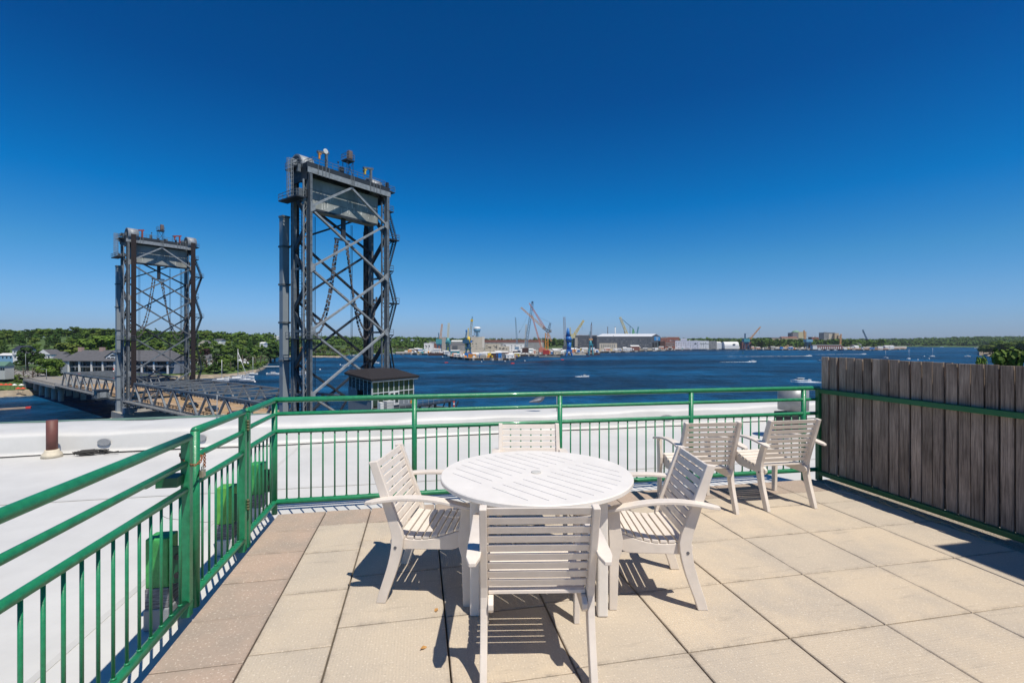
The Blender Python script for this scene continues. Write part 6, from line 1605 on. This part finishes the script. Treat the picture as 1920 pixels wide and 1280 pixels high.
crane('large blue portal crane with a bright yellow cab and boom beside the water tower', 690, 878, [('portal', 'portal', DBLUE, (871, 885, 652, 668)), ('cone', 'tower', DBLUE, (878, 654, 3, 643, 3.4)), ('box', 'machinery_house', DBLUE, (868, 636.5, 880, 643.5)), ('cone', 'cab', YELLOW, (879, 643, 3.6, 631, 2.6)), ('lat', 'boom', mat('grey_yellow', (.36, .36, .28), .6), (881, 634, 885, 600, 3.0, 2.4)), ('box', 'boom_head', YELLOW, (882.5, 598.5, 887, 602.5)), ('bar', 'jib_tip', DBLUE, (885, 599, 885.6, 593.5, 1.3)), ('bar', 'mast', YELLOW, (877.5, 632, 878, 615, 1.5)), ('box', 'counterweight', BLUE, (873, 618.5, 876, 622)), ('lat', 'back_strut', DBLUE, (873, 637, 875, 619, 1.6, 1.2)), ('box', 'ballast', BLUE, (881, 638, 885, 642))])
crane('slim blue lattice boom crane left of the tall leaning crane', 900, 971, [('lat', 'boom', LBLUE, (969.5, 645, 966.5, 595, 2.2, 1.2)), ('box', 'cab', LBLUE, (965, 650, 973, 655)), ('wire', 'boom_line', DGREY, (975, 622, 988, 594)), ('bar', 'hook_block', DGREY, (973, 624, 975, 619, 1))])
crane('tall leaning blue lattice crane with a tan lower section in the middle of the shipyard', 760, 985, [('lat', 'lower_boom', BEIGE, (984.5, 658, 987, 608, 2.4, 2.2)), ('lat', 'boom', LBLUE, (986, 650, 998.2, 568, 3.6, 3.2)), ('box', 'boom_head', DBLUE, (996.5, 565, 1000, 568.5)), ('box', 'cab', RUST, (979, 652, 991, 661)), ('wire', 'hoist_line', DGREY, (1000, 566, 1000, 600))])
crane('red and yellow luffing tower crane with its boom reaching up left', 720, 1025, [('lat', 'mast', ORANGE, (1025, 664, 1025, 624, 4.4, 4.4)), ('box', 'turntable', WALLW, (1023.5, 620.5, 1027.5, 624)), ('lat', 'boom', OTAN, (1023, 618, 977, 576.5, 3.0, 1.8)), ('wire', 'hoist_line', DGREY, (976, 577, 973, 581)), ('lat', 'counter_jib', DGREY, (1018, 614, 1031, 623, 3.2, 3.2)), ('lat', 'a_frame', LBLUE, (1028, 620, 1032, 605, 3, 2)), ('wire', 'tie_line', DGREY, (1032, 605, 1010, 594)), ('wire', 'tie_line', DGREY, (1031, 605, 1033, 623)), ('box', 'base', mat('dark_red', (.42, .04, .03), .6), (1018, 656, 1030, 664)), ('box', 'ballast', MGREY, (1029, 618, 1034, 623.5))])
crane('second red luffing boom crane crossing behind the tall leaning blue crane', 790, 1022, [('lat', 'boom', PINKR, (1022, 616, 994, 571, 2.6, 1.6)), ('bar', 'boom_tip', PINKR, (994, 571, 992, 568, 1.4)), ('lat', 'stay_frame', PINKR, (1016, 655, 997, 590, 2.0, 1.4)), ('box', 'cab', PINKR, (1010, 652, 1022, 660)), ('lat', 'strut', OTAN, (1034, 640, 1029, 626, 1.6, 1.6))])
crane('thin grey lattice mast standing just left of the blue cone crane', 800, 1058.5, [('lat', 'mast', LGREY, (1059.5, 652, 1058, 594, 2.6, 2.6)), ('box', 'base', DGREY, (1055, 648, 1063, 655))])
crane('bright blue portal crane with cone-shaped tower and yellow boom raised right', 740, 1067, [('portal', 'portal', BLUE, (1060, 1074, 657, 664)), ('cone', 'lower_tower', BLUE, (1067, 658, 3.6, 640, 4.6)), ('cone', 'cone_tower', BLUE, (1066.5, 639, 6.4, 631, 5.2)), ('cone', 'spire', BLUE, (1065, 631, 4.4, 615, 1.8)), ('lat', 'boom', YELLOW, (1074, 632, 1094.5, 600.5, 3.4, 2.0)), ('box', 'boom_foot', CREAM, (1070, 626, 1078, 634)), ('lat', 'back_mast', CREAM, (1070, 630, 1069, 614, 1.2, 1.0)), ('wire', 'hoist_line', DGREY, (1091, 603, 1091.5, 618)), ('bar', 'dark_post', DGREY, (1077, 660, 1077, 624, 1.2))])
crane('small teal based portal crane with a tan boom before the long grey hall', 800, 1108, [('portal', 'portal', TEAL, (1103, 1113, 646, 662)), ('cone', 'tower', TEAL, (1107, 648, 2.6, 638, 2.8)), ('box', 'cab', OTAN, (1104, 634.5, 1111, 638)), ('lat', 'boom', LGREY, (1108, 636, 1109, 608, 2.4, 1.6)), ('bar', 'tip', DGREY, (1109, 609, 1109.5, 604, 1)), ('bar', 'mast', TEAL, (1106, 630, 1106.5, 621, 1.2))])
crane('yellow boom crane rising behind the long hall roof with a green frame', 1560, 1181, [('lat', 'boom', CREAM, (1181, 640, 1162.5, 594.5, 3.4, 2.2)), ('wire', 'hoist_line', DGREY, (1163, 596, 1163, 615)), ('bar', 'stay', DBLUE, (1165, 597, 1187, 616, .8)), ('bar', 'frame', LIME, (1187, 616, 1184, 640, 1.2)), ('bar', 'frame', LIME, (1187, 616, 1192, 628, .9)), ('bar', 'frame', LIME, (1187, 616, 1189, 640, 1.2)), ('lat', 'second_boom', TEAL, (1192, 640, 1197, 612.5, 1.8, 1.2)), ('box', 'cab', LIME, (1180, 638, 1193, 646))])
crane('teal based crane with a thin orange boom right of the arched tent', 1380, 1399, [('portal', 'portal', DBLUE, (1394, 1404, 643, 653)), ('box', 'machinery_house', TEAL, (1393, 635, 1404, 641)), ('cone', 'turntable', DBLUE, (1399, 641, 4, 644, 4)), ('lat', 'boom', OTAN, (1406, 636, 1426, 612.5, 1.8, 1.2)), ('bar', 'mast', DBLUE, (1397, 636, 1397, 625, 1.8)), ('wire', 'stay', DGREY, (1398, 626, 1404, 624)), ('wire', 'hoist_line', DGREY, (1424, 614, 1424, 628))])
crane('distant thin dark crane leaning left among the trees at right', 1850, 1627, [('lat', 'boom', DBLUE, (1627, 640, 1617.5, 618, 1.6, 1.1)), ('wire', 'hoist_line', DGREY, (1617, 619, 1617, 626)), ('box', 'cab', DGREY, (1624, 636, 1630, 641))])
crane('pale blue portal crane base half hidden by trees below the domed building', 1450, 1515, [('portal', 'portal', DBLUE, (1509, 1520, 643, 652)), ('box', 'machinery_house', mat('sky_blue', (.14, .34, .48), .6), (1509, 636, 1521, 641)), ('cone', 'turntable', DBLUE, (1515, 641, 4, 644, 4)), ('lat', 'boom', OTAN, (1509, 636, 1507.5, 619, 1.8, 1.2))])
crane('thin tan boom standing right of the stepped tan block', 1500, 1576, [('lat', 'boom', OTAN, (1575, 650, 1577, 626, 1.8, 1.2)), ('box', 'cab', OTAN, (1572, 649, 1579, 653))])
def water_tower():
    d = 1000; t = far('water_tower', 'white and blue water tower behind the beige hall', 'water tower', 894.5, d, 0); s = d / FPX
    def z(y): return (640 - y) * s
    MB().lathe([(4.5 * s, z(622.3) ), (6.6 * s, z(619.5)), (6.9 * s, z(617))], 20).build('tank_belly', mat('tank_blue', (.10, .30, .48), .5), t)
    MB().lathe([(6.9 * s, z(616.9)), (6.7 * s, z(614.5)), (4.5 * s, z(612.8)), (.2, z(612.4))], 20).build('tank_top', WALLW, t)
    for a in range(6):
        x, y = 5.4 * s * math.cos(a * math.pi / 3), 5.4 * s * math.sin(a * math.pi / 3); MB().tube([(x, y, -HC + 3), (x * .9, y * .9, z(620))], .45, 6).build('leg', mat('tank_blue', (.1, .3, .48), .5), t)
    MB().tube([(0, 0, -HC + 3), (0, 0, z(622))], 1.1 * s, 8).build('riser', TEAL, t)
water_tower()
for px, m_, L, wv in ((1139.5, DGREY, 'dark boiler stack behind the long hall roof, leftmost of four', 1.6), (1153.5, ROOFL, 'pale boiler stack behind the long hall roof, second of four', 1.8), (1170.5, DGREY, 'dark boiler stack under the yellow crane boom, third of four', 1.2), (1181.3, DBLUE, 'dark blue boiler stack under the yellow crane boom, rightmost of four', 1.4)):
    d = 1650; t = far('boiler_stack', L, 'chimney stack', px, d, 0); s = d / FPX
    MB().tube([(0, 0, -HC + 3), (0, 0, 27.5 * s)], [wv * s * .55, wv * s * .45], 12).build('shaft', m_, t); MB().lathe([(wv * s * .55, 0), (wv * s * .55, 1.2)], 12, c=(0, 0, 27.0 * s)).build('rim', DGREY, t)
def ship():
    b = wl(1463, 655.6); t = thing('ferry', 'white two-deck excursion ferry moored on the eastern waterfront', 'ferry', b, -TH)
    m = MB(); hull(m, 46, 10, 3.2); m.build('hull', BOATW, t); MB().bb(-18, 14, -4, 4, 3.3, 6).build('lower_deck', BOATW, t); MB().bb(-15, 8, -3.5, 3.5, 6.01, 8.4).build('upper_deck', WALLW, t)
    MB().bb(-17.5, 13.5, -4.1, -4.01, 4.1, 5.3).build('window_band', GLASS, t); MB().tube([(2, 0, 8), (2, 0, 13)], .3, 6).build('mast', WALLW, t)
    for px, L, ln, c in ((1536, 'grey patrol boat moored below the brick row', 22, MGREY), (1552, 'small white launch moored below the brick row', 12, BOATW), (1566, 'white fishing boat moored at the right end of the brick row', 12, BOATW), (1585, 'dark blue tug moored right of the brick row', 26, DBLUE)):
        b = wl(px, 656.9); t = thing('moored_vessel', L, 'vessel', b, -TH); m = MB(); hull(m, ln, ln * .26, ln * .09); m.build('hull', c, t); MB().bb(-ln * .2, ln * .15, -ln * .08, ln * .08, ln * .09, ln * .22).build('wheelhouse', WALLW, t); MB().tube([(0, 0, ln * .2), (0, 0, ln * .4)], .25, 5).build('mast', WALLW, t)
ship()
# pale houses and a beach on the far right shore
for px, py, L, c in ((1750, 644.5, 'tiny white house on the lawn of the far right shore', WALLW), (1703, 643.5, 'tiny grey house in the trees of the far right shore', MGREY), (1812, 645.5, 'tiny beige house on the far right shore', BEIGE), (1833, 648.3, 'tiny white beach house by the far right beach', WALLW), (1608, 643, 'tiny white house above the shipyard eastern end', WALLW), (1600, 645.5, 'small beige house above the shipyard eastern end', BEIGE)):
    house(px, px + (7 if px < 1800 else 6), py, 649, 2310 if px > 1650 else 1500, c, ROOFS, L, win=1, depth=14)
for px, L, c in ((1603, 'white quay shed near the eastern tip of the shipyard', WALLW), (1660, 'pale tent by the eastern tip of the shipyard', ROOFL), (1669, 'white tent at the very eastern tip of the shipyard', WALLW)):
    block('quay_shed', L, px, px + 8, 647.5, 1440, c, 12, ROOFL, roof='gable')
# =================================================================== 10. AIR
hz = MB(); hz.bb(-4200, 4200, -300, 4300, WZ - 1, 140)
hm = bpy.data.materials.new('air_haze'); hm.use_nodes = True; hn = hm.node_tree.nodes; hn.remove(hn['Principled BSDF'])
vv = hn.new('ShaderNodeVolumePrincipled'); vv.inputs['Color'].default_value = (.72, .82, .92, 1); vv.inputs['Density'].default_value = .00004; vv.inputs['Anisotropy'].default_value = .2
hm.node_tree.links.new(vv.outputs[0], hn['Material Output'].inputs['Volume'])
ho = hz.build('haze', hm); tag(ho, kind='stuff')
